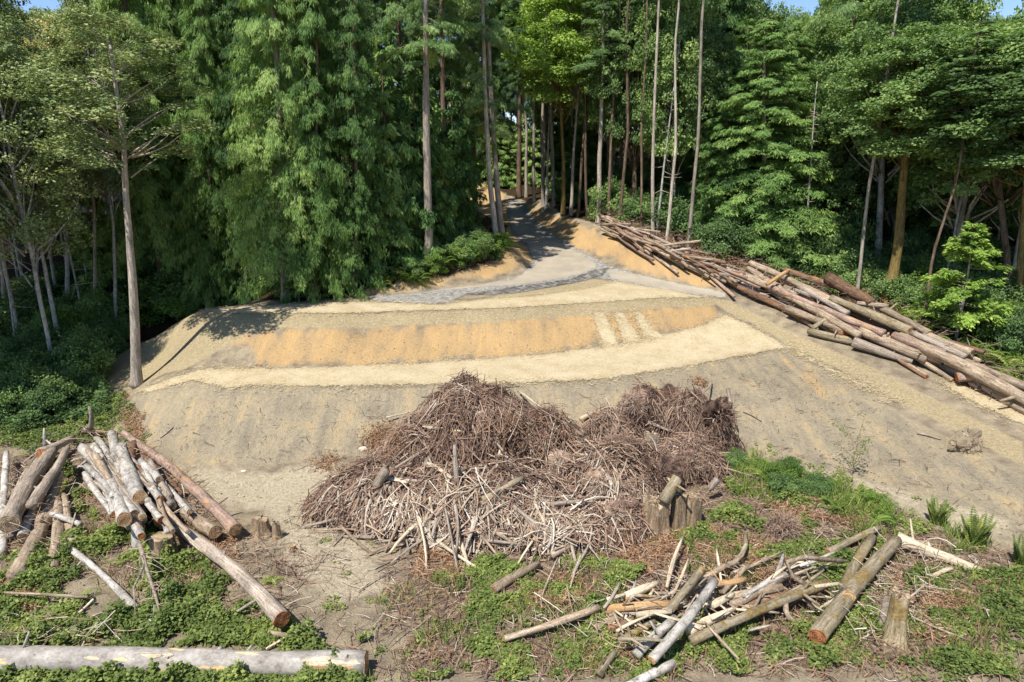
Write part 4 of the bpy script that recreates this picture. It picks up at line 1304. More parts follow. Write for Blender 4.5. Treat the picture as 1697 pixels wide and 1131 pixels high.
logpx('short pale log in front of the red orange ended log of the left pile', GL, (270, 858), (305, 880), 12, 14, .3, .35, 'bark_pale', 'b', 'cut_grey')
logpx('brown log deep in the left pile behind the dark gap', GL, (205, 800), (262, 842), 14, 15, .2, .25, 'bark_brown')
logpx('brown underlying log at the back right of the left pile', GL, (232, 752), (300, 822), 12, 14, .25, .25, 'bark_brown')
logpx('grey log lying below the foremost pale logs of the left pile', GL, (152, 790), (215, 862), 16, 16, .3, .4, 'bark_grey')
logpx('upright leaning trunk piece in shade under the ends of the pale logs', GL, (224, 858), (229, 912), 17, 20, .85, .0, 'bark_pale')
logpx('big weathered grey log with a torn orange end reaching down right into the weeds', GL, (300, 878), (466, 1027), 18, 28, .45, .5, 'wood_grey', 'b', 'cut_orange', stubs=4)
logpx('thin brown pole lying along the back of the left pile under the ferns', GL, (130, 716), (215, 720), 4, 3, .35, .45, 'bark_brown', name='pole', cat='stick')
# --- left pile, left hand bunch
logpx('thick split grey log with a hollow torn end near the left border', GL, (86, 748), (14, 868), 18, 33, .6, .75, 'wood_grey', 'b', 'cut_grey', rough=.16)
logpx('grey forked log on top of the split grey log near the left border', GL, (114, 740), (50, 838), 12, 17, .75, .8, 'wood_grey', taper_a=.4, rough=.16, stubs=2)
logpx('long straight grey log slanting down to the weeds in the left bunch', GL, (97, 788), (26, 955), 17, 29, .6, .15, 'bark_grey', stubs=3)
logpx('pale log between the split grey log and the long straight grey log', GL, (66, 822), (38, 890), 13, 17, .4, .35, 'bark_pale', 'b', 'cut_grey')
logpx('grey log standing out in front of the left bunch, right of the long straight log', GL, (96, 828), (87, 944), 14, 20, .4, .1, 'bark_grey', stubs=2)
logpx('small log with round tan cut beside the grey log fronting the left bunch', GL, (105, 822), (122, 900), 11, 14, .35, .25, 'bark_grey', 'b')
logpx('short bent limb lying across the two small logs of the left bunch', GL, (85, 853), (134, 870), 10, 8, .55, .4, 'bark_pale')
logpx('curved grey snag pointing up at the back of the left pile', GL, (139, 714), (147, 674), 11, 7, .3, 1.5, 'wood_grey', pm=(153, 697), hm=.95, taper_b=.5)
logpx('dark thick trunk piece with a ringed yellow base at the head of the left bunch', GL, (120, 726), (68, 752), 10, 19, .4, .7, 'wood_grey', 'b', 'cut_orange')
logpx('thin white birch stem standing at the head of the left bunch', GL, (75, 742), (73, 710), 8, 6, .4, 1.1, 'bark_pale', taper_b=.5)
logpx('blue white birch log along the left border of the picture', GL, (11, 750), (2, 870), 9, 13, .5, .4, 'bark_pale', stubs=2)
logpx('low white log at the left border beneath the hollow split log', GL, (4, 862), (2, 918), 13, 14, .3, .1, 'bark_pale')
logpx('brown log wedged under the split grey log', GL, (50, 812), (24, 880), 14, 16, .2, .2, 'bark_brown')
# --- lying among the weeds on the left
logpx('slim white log half sunk in the brambles below the left pile', None, (108, 905), (226, 1010), 10, 12, .22, .15, 'bark_pale', stubs=1)
logpx('end of a white log poking out of the brambles beside the dead sapling', None, (233, 1018), (259, 1040), 12, 12, .2, .2, 'bark_pale', 'b', 'cut_grey')
logpx('straight grey pole lying level in the brambles near the left border', None, (8, 982), (146, 990), 4.5, 5, .3, .3, 'bark_grey', name='pole', cat='stick')
logpx('short pale stick tilted in the brambles above the big bottom log', None, (131, 1016), (155, 993), 4, 4, .25, .45, 'wood_pale', name='stick', cat='stick')
logpx('grey limb lying in the grass at the end of the torn grey log', None, (446, 1048), (490, 1055), 9, 8, .12, .12, 'bark_grey')
logpx('pale stick crossing the grass above the right end of the big bottom log', None, (440, 1076), (522, 1030), 4, 4, .08, .3, 'wood_pale', name='stick', cat='stick')
# --- big log along the bottom
bl = logpx('huge smooth grey log lying along the bottom edge among brambles', None, (-70, 1092), (606, 1100), 45, 38, .30, .28, 'bark_bottom', 'b', 'cut_tan', rough=.035, sides=24, bow=.006, stubs=9)


# stripped patches on the big bottom log: shells just proud of its bark
def scar(par, x0, x1, th0, th1, rr, mat, seed, name='bare_wood_patch'):
    n, m = 40, 10
    V = []; keep = []
    for i in range(n):
        for j in range(m):
            fx_, fj = i / (n - 1), j / (m - 1)
            th = th0 + (th1 - th0) * fj
            # ragged outline: pinch the patch towards its ends
            cenj = (fj - 0.5) * (1 - 0.75 * abs(fx_ * 2 - 1) ** 2.5) * (1 + 0.5 * float(vnoise(fx_ * 6, 0.5, seed))) + 0.12 * float(vnoise(fx_ * 4, 2.5, seed))
            th = (th0 + th1) / 2 + (th1 - th0) * cenj
            x = x0 + (x1 - x0) * fx_ + 0.10 * float(vnoise(fj * 3, 0.3, seed + 3)) * (1 if fx_ > .5 else -1)
            r = rr * (1.018 if 0 < i < n - 1 and 0 < j < m - 1 else 0.98)
            V.append([x, r * math.cos(th), r * math.sin(th)])
    i, j = np.meshgrid(np.arange(n - 1), np.arange(m - 1), indexing='ij')
    Q = np.stack([i * m + j, i * m + j + 1, (i + 1) * m + j + 1, (i + 1) * m + j], -1).reshape(-1, 4)
    return link(name, mkmesh(name, np.array(V), Q, None, True, mat), par)


# --- front right pile: crossed pale and mossy logs
GF = 'logs of the crossed pile in front'
F = [
    ('grey log lying in the brambles below the big heap with a pale sawn lower end', (818, 977), (892, 934), 15, 13, .15, .2, 'bark_grey', 'a', 'cut_tan'),
    ('grey trunk half under the big heap, in line with the sawn log below it', (914, 922), (978, 885), 12, 13, .25, .4, 'bark_grey', '', 'cut_tan'),
    ('long grey log with a pale broken tip stretching left from the crossed pile', (836, 1059), (992, 1008), 12, 12, .2, .3, 'bark_grey', 'a', 'cut_tan'),
    ('straight peeled orange log lying level in the crossed pile', (1002, 1010), (1116, 1002), 14, 14, .35, .35, 'wood_orange', 'a', 'cut_tan'),
    ('short grey log with a brown cut left of the crossed pile', (985, 1041), (1022, 1024), 11, 11, .18, .2, 'bark_grey', 'a', 'cut_orange'),
    ('brown log beside the short grey log left of the crossed pile', (1009, 1044), (1050, 1028), 11, 12, .2, .25, 'bark_brown', 'a', 'cut_grey'),
    ('mossy log half hidden in the brambles below the peeled orange log', (1030, 1061), (1085, 1030), 10, 11, .18, .22, 'bark_moss', '', 'cut_tan'),
    ('pale log with a broken tip across the left arm of the crossed pile', (1054, 1020), (1112, 1013), 10, 13, .4, .45, 'wood_pale', '', 'cut_tan'),
    ('thick short pale log leaning up right in the crossed pile', (1110, 1012), (1164, 944), 16, 14, .45, .8, 'bark_halfmoss', 'b', 'cut_tan'),
    ('long pale log crossing on top of the crossed pile from lower left upwards', (1080, 1094), (1185, 963), 17, 14, .45, .95, 'bark_pale', 'ab', 'cut_tan'),
    ('grey log under and left of the long crossing pale log', (1054, 1087), (1120, 1026), 15, 14, .2, .45, 'bark_pale', '', 'cut_grey'),
    ('wide split slab of pale wood right of the crossing log', (1140, 1046), (1218, 1009), 17, 12, .35, .4, 'wood_pale', '', 'cut_tan'),
    ('short split slab of pale wood at the centre of the crossed pile', (1180, 1004), (1216, 984), 14, 13, .5, .5, 'wood_pale', '', 'cut_tan'),
    ('grey log with a cut right end at the right side of the crossed pile', (1212, 1004), (1300, 955), 16, 16, .35, .45, 'bark_grey', 'b', 'cut_grey'),
    ('grey log lying below its cut ended neighbour at the right side of the crossed pile', (1208, 990), (1296, 974), 14, 14, .4, .4, 'bark_grey', '', 'cut_grey'),
    ('brown log under the right side of the crossed pile', (1200, 1016), (1310, 985), 13, 15, .2, .25, 'bark_brown', '', 'cut_grey'),
    ('yellowish debarked limb at the top of the crossed pile', (1182, 968), (1234, 960), 10, 9, .6, .55, 'wood_orange', '', 'cut_tan'),
    ('pale log in the sun at the bottom edge beneath the crossed pile', (1030, 1146), (1117, 1101), 16, 14, .15, .2, 'bark_pale', 'b', 'cut_tan'),
    ('thick pale split chunk resting at the upper left of the crossed pile', (1036, 990), (1090, 966), 17, 15, .35, .4, 'wood_pale', '', 'cut_tan'),
    ('long bent mossy log forming the lower right edge of the crossed pile', (1145, 1062), (1368, 967), 17, 16, .3, .45, 'bark_moss', 'b', 'cut_orange'),
    ('crooked branch lying up right behind the crossed pile', (1190, 944), (1236, 886), 10, 7, .35, .4, 'bark_grey', '', 'cut_tan'),
    ('grey branch running down from the crooked branch to the crossed pile', (1160, 965), (1222, 935), 10, 9, .35, .3, 'bark_grey', '', 'cut_tan'),
    ('largest mossy log with a red brown sawn end facing the viewer', (1354, 1054), (1484, 897), 31, 20, .35, .35, 'bark_moss', 'a', 'cut_orange'),
    ('second mossy log with broken pale end lying left of the largest mossy log', (1406, 990), (1447, 892), 22, 15, .5, .35, 'bark_moss', 'a', 'cut_tan'),
    ('rotten splintered pale log sloping down right from the top of the mossy logs', (1486, 892), (1636, 948), 21, 12, .35, .1, 'wood_pale', '', 'cut_tan'),
    ('slim mossy grey log lying uphill left of the mossy logs', (1373, 915), (1458, 874), 12, 11, .2, .25, 'bark_halfmoss', 'a', 'cut_tan'),
    ('small mossy log in the green weeds between the crossed pile and the slim mossy log', (1296, 938), (1348, 921), 9, 9, .15, .18, 'bark_halfmoss', '', 'cut_tan'),
    ('grey branch leaning on the end of the long bent mossy log', (1364, 990), (1399, 931), 9, 8, .2, .55, 'bark_grey', '', 'cut_tan'),
    ('upright splintered pale stake between the bent mossy log and the largest mossy log', (1349, 1016), (1350, 972), 7, 5, .1, 1.0, 'wood_pale', '', 'cut_tan'),
    ('curved bare limb below the bent mossy log', (1302, 996), (1334, 1034), 10, 7, .45, .1, 'bark_grey', '', 'cut_tan'),
    ('short grey limb in the weeds at the right, beyond the rotten pale log', (1545, 955), (1578, 940), 6, 6, .15, .3, 'wood_pale', '', 'cut_tan'),
    ('pale mossy root piece at the bottom below the left arm of the crossed pile', (992, 1118), (1020, 1080), 14, 9, .15, .3, 'bark_halfmoss', '', 'cut_tan'),
]
for lab, pa, pb, wa, wb, ha, hb, bk, en, ct in F:
    kw = {}
    if 'long bent' in lab: kw = dict(pm=(1250, 1014), hm=.45)
    if 'largest mossy' in lab: kw = dict(pm=(1398, 985), hm=.4, stubs=1, sides=18)
    if 'rotten' in lab: kw = dict(rough=.22)
    if 'crooked' in lab: kw = dict(pm=(1224, 928), hm=.4)
    if 'split' in lab: kw.update(rough=.22, taper_b=.5)
    if 'curved bare' in lab: kw = dict(pm=(1306, 1022), hm=.25)
    logpx(lab, GF, pa, pb, wa, wb, ha, hb, bk, en, ct, **kw)
EXTRA = [
    ('thin dry stick leaning out to the right of the split standing stump', (1487, 1005), (1534, 968), 4, 3, .3, .6),
    ('long thin dry stick lying right of the split standing stump', (1490, 1012), (1607, 1062), 4, 3, .25, .1),
    ('pale crooked stick lying on bare soil near the right border', (1611, 1003), (1700, 1040), 5, 4, .1, .1),
    ('dead branch lying on the soil beside the sawn log below the big heap', (894, 998), (924, 925), 3, 2, .1, .5),
    ('forked dead twig standing in the brambles right of the sawn log', (943, 980), (962, 920), 3, 2, .1, .7),
    ('dark stick on the bare soil above the torn end of the grey log', (532, 912), (580, 928), 5, 3, .06, .06),
    ('pale stick on the bare soil between the left pile and the big heap', (493, 938), (537, 931), 4, 3, .06, .06),
    ('pale curved stick at the left foot of the big heap', (593, 980), (655, 944), 3, 2, .06, .1),
    ('tilted stick on the bare soil above the pale curved stick', (552, 905), (580, 876), 3, 2, .06, .1),
    ('dark branch lying on the right bare slope above the greening edge', (1520, 718), (1560, 728), 4, 2, .06, .06),
    ('thin stick lying on the lower slope above the left pile', (265, 726), (287, 708), 2, 2, .04, .04),
    ('dark stick on the bare slope right of the uprooted stump heap', (1232, 682), (1262, 698), 3, 2, .06, .06),
    ('dead branch lying at the left foot of the big heap by two weed tufts', (556, 896), (590, 866), 4, 2, .06, .06),
]
for lab, pa, pb, wa, wb, ha, hb in EXTRA:
    logpx(lab, 'loose sticks on the ground', pa, pb, wa, wb, ha, hb, 'wood_grey', name='stick', cat='stick', stubs=2, sides=8, bow=.05)

# --- right pile along the lane
GR = 'logs of the long stack on the right'
R_ = [
    ('thin brown log at the lower edge of the upper end of the long stack', (1195, 461), (1300, 512), 9, 10, .2, .2, 'bark_brown', '', 'cut_tan'),
    ('long grey log in the middle of the stack with bark partly stripped', (1226, 452), (1425, 556), 10, 14, .55, .65, 'bark_grey', '', 'cut_tan'),
    ('grey log along the upper edge of the stack under the pale stake', (1240, 446), (1340, 506), 10, 11, .75, .75, 'bark_grey', '', 'cut_tan'),
    ('topmost long grey log at the back of the stack', (1243, 436), (1380, 500), 10, 12, 1.0, .95, 'bark_grey', '', 'cut_tan'),
    ('tan peeled log lying lengthwise in the middle of the stack', (1271, 473), (1465, 553), 9, 13, .85, .9, 'bark_red', '', 'cut_tan'),
    ('pale weathered log behind the tan peeled log', (1325, 476), (1405, 520), 9, 10, 1.0, .95, 'wood_grey', '', 'cut_tan'),
    ('fat mossy log with a white fungus streak on top of the stack', (1378, 494), (1508, 549), 13, 16, 1.2, 1.1, 'bark_moss', 'b', 'cut_tan'),
    ('broken upright butt log jutting from the back of the stack', (1374, 462), (1444, 502), 22, 16, 1.3, 1.3, 'bark_brown', 'a', 'cut_orange'),
    ('short grey limb in front of the broken butt log', (1420, 503), (1472, 508), 8, 8, 1.2, 1.2, 'bark_grey', '', 'cut_tan'),
    ('very long grey log along the front of the stack down to the right border', (1426, 548), (1562, 596), 17, 17, .65, .55, 'bark_grey', '', 'cut_tan'),
    ('brown shaggy log in the dark middle of the stack above the lane', (1298, 492), (1402, 552), 17, 19, .35, .4, 'bark_brown', 'b', 'cut_orange'),
    ('orange barked log near the lower end of the stack', (1481, 557), (1565, 587), 15, 16, .85, .8, 'bark_red', 'a', 'cut_orange'),
    ('thick grey log running out of the picture at the right', (1494, 558), (1720, 672), 18, 21, .8, .5, 'bark_grey', '', 'cut_tan'),
    ('dark sawn log lying apart behind the lower end of the stack', (1532, 553), (1611, 586), 12, 14, .9, .75, 'bark_grey', 'b', 'cut_grey'),
    ('splintered grey root log tapering to the right in front of the stack', (1415, 566), (1512, 600), 20, 7, .4, .2, 'wood_grey', '', 'cut_tan'),
    ('green mossy log at the foot of the stack left of the splintered root log', (1340, 548), (1416, 566), 10, 12, .25, .25, 'bark_moss', '', 'cut_tan'),
    ('short mossy limb leaning on the green mossy log', (1346, 545), (1370, 529), 8, 6, .3, .7, 'bark_moss', '', 'cut_tan'),
    ('bare pale stake lying crosswise on top of the stack', (1271, 472), (1307, 448), 6, 6, 1.2, 1.6, 'wood_orange', 'b', 'cut_tan'),
    ('short log with a bright orange root end under the lower end of the stack', (1524, 590), (1558, 602), 15, 16, .4, .3, 'bark_red', 'ab', 'cut_orange'),
    ('long grey log lowest on the lane side near the right border', (1556, 604), (1720, 690), 13, 18, .15, .15, 'bark_grey', '', 'cut_tan'),
    ('thick orange sawn stump piece on its side near the right border', (1586, 627), (1618, 622), 17, 17, .35, .45, 'bark_red', 'ab', 'cut_orange'),
    ('small grey block beside the orange stump piece', (1608, 635), (1624, 644), 10, 10, .15, .15, 'bark_grey', 'b', 'cut_grey'),
    ('thin pole at the foot of the stack on the lane edge', (1234, 478), (1330, 530), 7, 8, .15, .15, 'bark_brown', '', 'cut_tan'),
    ('grey log under the tan peeled log on the lane side', (1305, 512), (1400, 548), 11, 13, .5, .5, 'bark_grey', '', 'cut_tan'),
    ('grey log behind the fat mossy log', (1450, 505), (1540, 553), 12, 12, 1.1, .95, 'bark_grey', 'b', 'cut_tan'),
    ('log behind the thick grey log at the right border', (1600, 600), (1720, 650), 14, 16, .6, .6, 'bark_grey', '', 'cut_tan'),
    ('light grey log between the splintered root log and the very long grey log', (1445, 560), (1536, 597), 12, 13, .5, .4, 'bark_grey', '', 'cut_tan'),
    ('dead brown log in the shade behind the topmost logs', (1300, 448), (1400, 480), 10, 10, .8, .8, 'bark_brown', '', 'cut_tan'),
    ('pale log half way up the lower end of the stack', (1510, 553), (1600, 592), 11, 12, .95, .8, 'wood_grey', '', 'cut_tan'),
]
for lab, pa, pb, wa, wb, ha, hb, bk, en, ct in R_:
    kw = {}
    if 'splintered' in lab: kw = dict(rough=.22)
    logpx(lab, GR, pa, pb, wa, wb, ha, hb, bk, en, ct, **kw)
# the far half of the stack: slim logs lying roughly parallel
g = np.random.default_rng(5)
for k in range(130):
    t = g.uniform(0, 1)
    lane = g.uniform(0, 1)
    u0 = 992 + t * 200; v0 = 368 + t * 82 + (lane - .5) * 26
    ln = g.uniform(22, 80)
    sl = 0.42 + g.normal(0, 0.2)
    h0 = 0.12 + 0.9 * (1 - abs(lane - 0.4)) * g.uniform(0.3, 1)
    bk = g.choice(['bark_grey', 'bark_red', 'wood_grey', 'bark_brown', 'bark_brown', 'bark_grey'])
    logpx('slim log lying lengthwise in the far upper half of the long stack', 'slim logs in the far half of the long stack', (u0, v0), (u0 + ln, v0 + ln * sl), g.uniform(2.5, 5.5), g.uniform(2.5, 6), h0, h0 + g.uniform(-.2, .2),
          str(bk), 'b' if k % 3 == 0 else '', 'cut_tan', sides=9)

# the rest of the near half of the stack: weathered logs wedged between the ones above
g = np.random.default_rng(15)
for k in range(85):
    t = g.uniform(0, 1) ** .9
    u0 = 1190 + t * 330; v0 = 447 + t * 108 + g.uniform(-8, 16)
    ln = g.uniform(60, 170)
    sl = 0.45 + .1 * t + g.normal(0, 0.11)
    
    def lift(u, v):                                     # the stack is highest at its back and peters out on the lane side
        off = v - (447 + (u - 1190) / 330 * 112)
        return float(np.clip(.75 - .045 * off, .1, .95))
    h0 = lift(u0, v0) * g.uniform(.5, 1); h1 = lift(u0 + ln, v0 + ln * sl) * g.uniform(.6, 1)
    bk = g.choice(['bark_grey', 'wood_grey', 'wood_grey', 'bark_grey', 'bark_brown', 'bark_pale', 'bark_red'])
    logpx('weathered log wedged among the others in the near half of the long stack', 'wedged logs in the near half of the long stack', (u0, v0), (u0 + ln, v0 + ln * sl), g.uniform(4, 9), g.uniform(5, 10), h0, h1,
          str(bk), 'b' if k % 2 == 0 else '', str(g.choice(['cut_tan', 'cut_grey', 'cut_orange'])), sides=10)
# more of the left pile
for k in range(52):
    u0 = g.uniform(140, 262); v0 = 728 + g.uniform(0, 70) + .3 * (u0 - 140)
    ln = g.uniform(40, 95); an = g.normal(.95, .16)
    h0 = g.uniform(.2, .95)
    logpx('short weathered log wedged under the pale logs of the left pile', 'wedged logs under the left pile', (u0, v0), (u0 + ln * math.cos(an), v0 + ln * math.sin(an)), g.uniform(7, 12), g.uniform(8, 14), h0, h0 + .05,
          str(g.choice(['bark_pale', 'bark_pale', 'bark_pale', 'bark_grey', 'wood_grey'])), 'b' if k % 2 else '', str(g.choice(['cut_tan', 'cut_grey', 'cut_orange'])), sides=10)
for k in range(9):
    u0 = g.uniform(40, 100); v0 = g.uniform(760, 820); ln = g.uniform(60, 100); an = g.normal(2.05, .12)
    logpx('grey log wedged under the left bunch of the left pile', 'wedged logs under the left bunch', (u0, v0), (u0 + ln * math.cos(an), v0 + ln * math.sin(an)), g.uniform(9, 14), g.uniform(11, 18), .3, .25,
          str(g.choice(['bark_pale', 'bark_grey', 'wood_grey'])), 'b' if k % 2 else '', 'cut_grey', sides=10)
# bleached and splintered pieces thrown over the crossed pile
for k in range(78):
    u0 = g.uniform(990, 1340); v0 = 1030 - (u0 - 990) * .16 + g.normal(0, 22)
    if u0 > 1200: v0 -= g.uniform(0, 15)
    ln = g.uniform(22, 95); an = -.45 + g.normal(0, .5)
    if g.uniform() < .2: an = g.uniform(-1.5, 1.5)
    bk = str(g.choice(['wood_pale', 'wood_pale', 'wood_grey', 'bark_pale', 'bark_grey', 'bark_halfmoss']))
    h0 = g.uniform(.08, .5)
    logpx('bleached broken piece of wood among the crossed logs', 'broken pieces among the crossed logs', (u0, v0), (u0 + ln * math.cos(an), v0 + ln * math.sin(an)), g.uniform(4, 11), g.uniform(3, 9), h0, h0 + g.uniform(-.1, .25),
          bk, '', 'cut_tan', name='wood_piece', cat='wood piece', rough=.2, sides=9, taper_a=.6, taper_b=.5, bow=.04)

# scars on the big bottom log (its own length axis is local x)
Lb = bl.dimensions.x


def bx(u): return ((u + 70) / 676 - 0.5) * Lb


rb_ = 0.305
for u0, u1, t0, t1, sd in ((150, 275, 1.7, 2.6, 3), (505, 600, 1.75, 2.7, 5), (515, 590, 2.6, 3.2, 8), (278, 296, 1.8, 2.2, 9)):
    fr = ((u0 + u1) / 2 + 70) / 676
    a_, b_ = at(-70, 1092, .30), at(606, 1100, .28)
    r_ = rad_px(45, a_) + (rad_px(38, b_) - rad_px(45, a_)) * fr
    scar(bl, bx(u0), bx(u1), t0, t1, r_ * 1.03, M['wood_pale'] if sd != 8 else M['wood_orange'], sd)


def stump(label, px, w, h, mat, cut, seed, split=0, roots=5, flare=1.5, group=None, tilt=(0, 0), z=0.0, name='stump', lean=None, broken=0.0):
    """a sawn stump: fluted body with root flare; w, h in pixels of the photograph"""
    b = at(*px, z)
    r = rad_px(w, b); d = b[1] * CP + (CAM_Z - b[2]) * SP
    H = h * d / FPX * 1.08
    g = np.random.default_rng(seed + 300)
    root = link(name, bpy.data.meshes.new('stump'), None, b)
    sd = 28; th = np.arange(sd) / sd * 6.283
    lv = np.array([-0.25, 0, 0.06, 0.15, 0.3, 0.5, 0.75, 1.0])
    ph = g.uniform(0, 6.28)
    V = []
    for f in lv:
        fl = 1 + (flare - 1) * math.exp(-max(f, 0) * H / (0.22 * H + 0.05))
        rr = r * fl * (1 + 0.13 * np.cos(roots * th + ph) * (1.4 if f < .3 else 0.8) + 0.26 * fbm(np.cos(th) * 2, np.sin(th) * 2, f * 0.8 + seed, 3, seed))
        top = H * f + (broken * H * vnoise(np.cos(th) * 3, np.sin(th) * 3, seed * 1.3, 4) if f == 1 else 0)
        V.append(np.stack([rr * np.cos(th) + tilt[0] * f * H, rr * np.sin(th) + tilt[1] * f * H, np.zeros(sd) + top], 1))
    n = len(lv)
    VV = np.vstack(V + [V[-1] * np.array([0.55, 0.55, 1]) + np.array([tilt[0] * H * .45, tilt[1] * H * .45, -0.01])])
    VV = np.vstack([VV, [[tilt[0] * H, tilt[1] * H, H * (1 - broken * .3)]]])
    i = np.arange(n - 1)[:, None] * sd; j = np.arange(sd)[None, :]; j2 = (j + 1) % sd
    Q = np.stack([i + j, i + j2, i + sd + j2, i + sd + j], -1).reshape(-1, 4)
    jj = np.arange(sd); jj2 = (jj + 1) % sd
    root.data = mkmesh(name, VV[:n * sd], [Q], None, True, M[mat])
    tag(root, label, 'stump', group)
    # sawn or broken top
    k = (n - 1) * sd
    T2 = np.vstack([VV[k:k + sd] + np.array([0, 0, .004]), VV[k + sd:k + 2 * sd] + np.array([0, 0, .012]), VV[-1:]])
    Qt = np.stack([jj, jj2, sd + jj2, sd + jj], 1); Tt = np.stack([sd + jj, sd + jj2, np.full(sd, 2 * sd)], 1)
    link('cut_face', mkmesh('cut_face', T2, [Qt, Tt], None, False, M[cut]), root)
    return root


stump('small split cedar stump on bare soil right of the long reddish log', (434, 885), 24, 26, 'stump', 'cut_grey', 1, broken=.15)
stump('jagged slab of stump leaning beside the small split cedar stump', (459, 893), 11, 28, 'stump', 'cut_grey', 2, broken=.5, roots=3)
stump('low grey stump in the shade under the short pale log of the left pile', (272, 922), 34, 34, 'stump', 'cut_grey', 3)
stump('tiny stump on the bare soil beyond the torn grey log', (486, 914), 8, 10, 'stump', 'cut_tan', 4)
stump('tall split standing stump with mossy foot in the right foreground', (1480, 1062), 25, 82, 'stump_moss', 'cut_grey', 5, broken=.12, flare=1.7, roots=4)
stump('slab of grey wood standing against the left of the tall split stump', (1461, 1040), 12, 62, 'wood_grey', 'cut_grey', 6, broken=.15, roots=3)
GS_ = 'sawn stump cluster right of the big heap'
stump('biggest sawn stump of the cluster at the right foot of the heap', (1086, 880), 40, 52, 'stump', 'cut_grey', 7, broken=.16, group=GS_, flare=1.45)
stump('sawn stump in the middle of the cluster with a pale top', (1123, 876), 24, 56, 'stump', 'cut_grey', 8, broken=.14, group=GS_, flare=1.4)
stump('right most sawn stump of the cluster', (1146, 876), 24, 54, 'stump', 'cut_grey', 9, broken=.14, group=GS_, flare=1.4)
stump('old grey stump with two notches standing in the middle of the sticks', (1078, 765), 21, 46, 'wood_grey', 'cut_grey', 10, broken=.1, z=.3, flare=1.3)
logpx('short leaning butt log above the sawn stump cluster', None, (1098, 832), (1122, 792), 20, 20, 1.0, 1.5, 'bark_halfmoss', 'b', 'cut_grey', name='butt_log', rough=.18)
logpx('wide grey split slab leaning between the root wads', None, (1156, 742), (1130, 694), 18, 26, .5, 1.1, 'wood_grey', name='wood_slab', cat='wood slab', rough=.18)
logpx('grey leaning stub behind the tall split standing stump cluster', None, (1175, 812), (1190, 794), 9, 12, .4, .7, 'wood_grey', name='butt_log', rough=.18)

M['clod'] = make_tintwood('clods', [(0.0, srgb(92, 80, 66)), (0.35, srgb(134, 120, 98)), (0.65, srgb(162, 146, 116)), (1.0, srgb(200, 190, 170))])

# ------------------------------------------------------------------ heaps of slash
BUMPS_A = [(-1.1, 19.8, 2.9, 2.9, 2.6), (-2.6, 19.2, 1.9, 2.2, 2.0), (-3.7, 18.2, 1.2, 2.3, 1.8), (-0.6, 17.3, 1.45, 3.4, 1.9), (2.3, 18.2, 1.5, 2.3, 1.9), (0.7, 19.6, 2.2, 2.2, 1.9),
           (1.6, 16.4, .7, 2.6, 1.3), (3.3, 19.2, 1.1, 1.6, 1.4), (-2.4, 17.2, 1.0, 1.8, 1.3)]
BUMPS_B = [(5.7, 21.1, 1.7, 1.35, 1.1), (4.4, 21.3, 1.8, 1.25, 1.0), (6.7, 20.8, 1.25, .95, .9), (3.2, 20.9, 1.15, 1.4, 1.0), (2.2, 20.6, .8, 1.2, 1.0), (5.0, 19.7, .7, 1.9, 1.1)]



def heap_h(bumps, x, y, rough=0.6):
    x = np.asarray(x, float); y = np.asarray(y, float)
    r = np.zeros(x.shape)
    wx = x + 0.35 * fbm(x * .8, y * .8, 1.0, 3, 41); wy = y + 0.35 * fbm(x * .8, y * .8, 7.0, 3, 43)
    for cx, cy, h, rx, ry in bumps:
        d2 = ((wx - cx) / rx) ** 2 + ((wy - cy) / ry) ** 2
        r = np.maximum(r, h * np.clip(1 - d2, 0, None) ** 0.85)
    return np.where(r > 0.01, r + rough * fbm(x * 1.25, y * 1.25, 3.0, 4, 47) * np.clip(r * 2, 0, 1), 0)


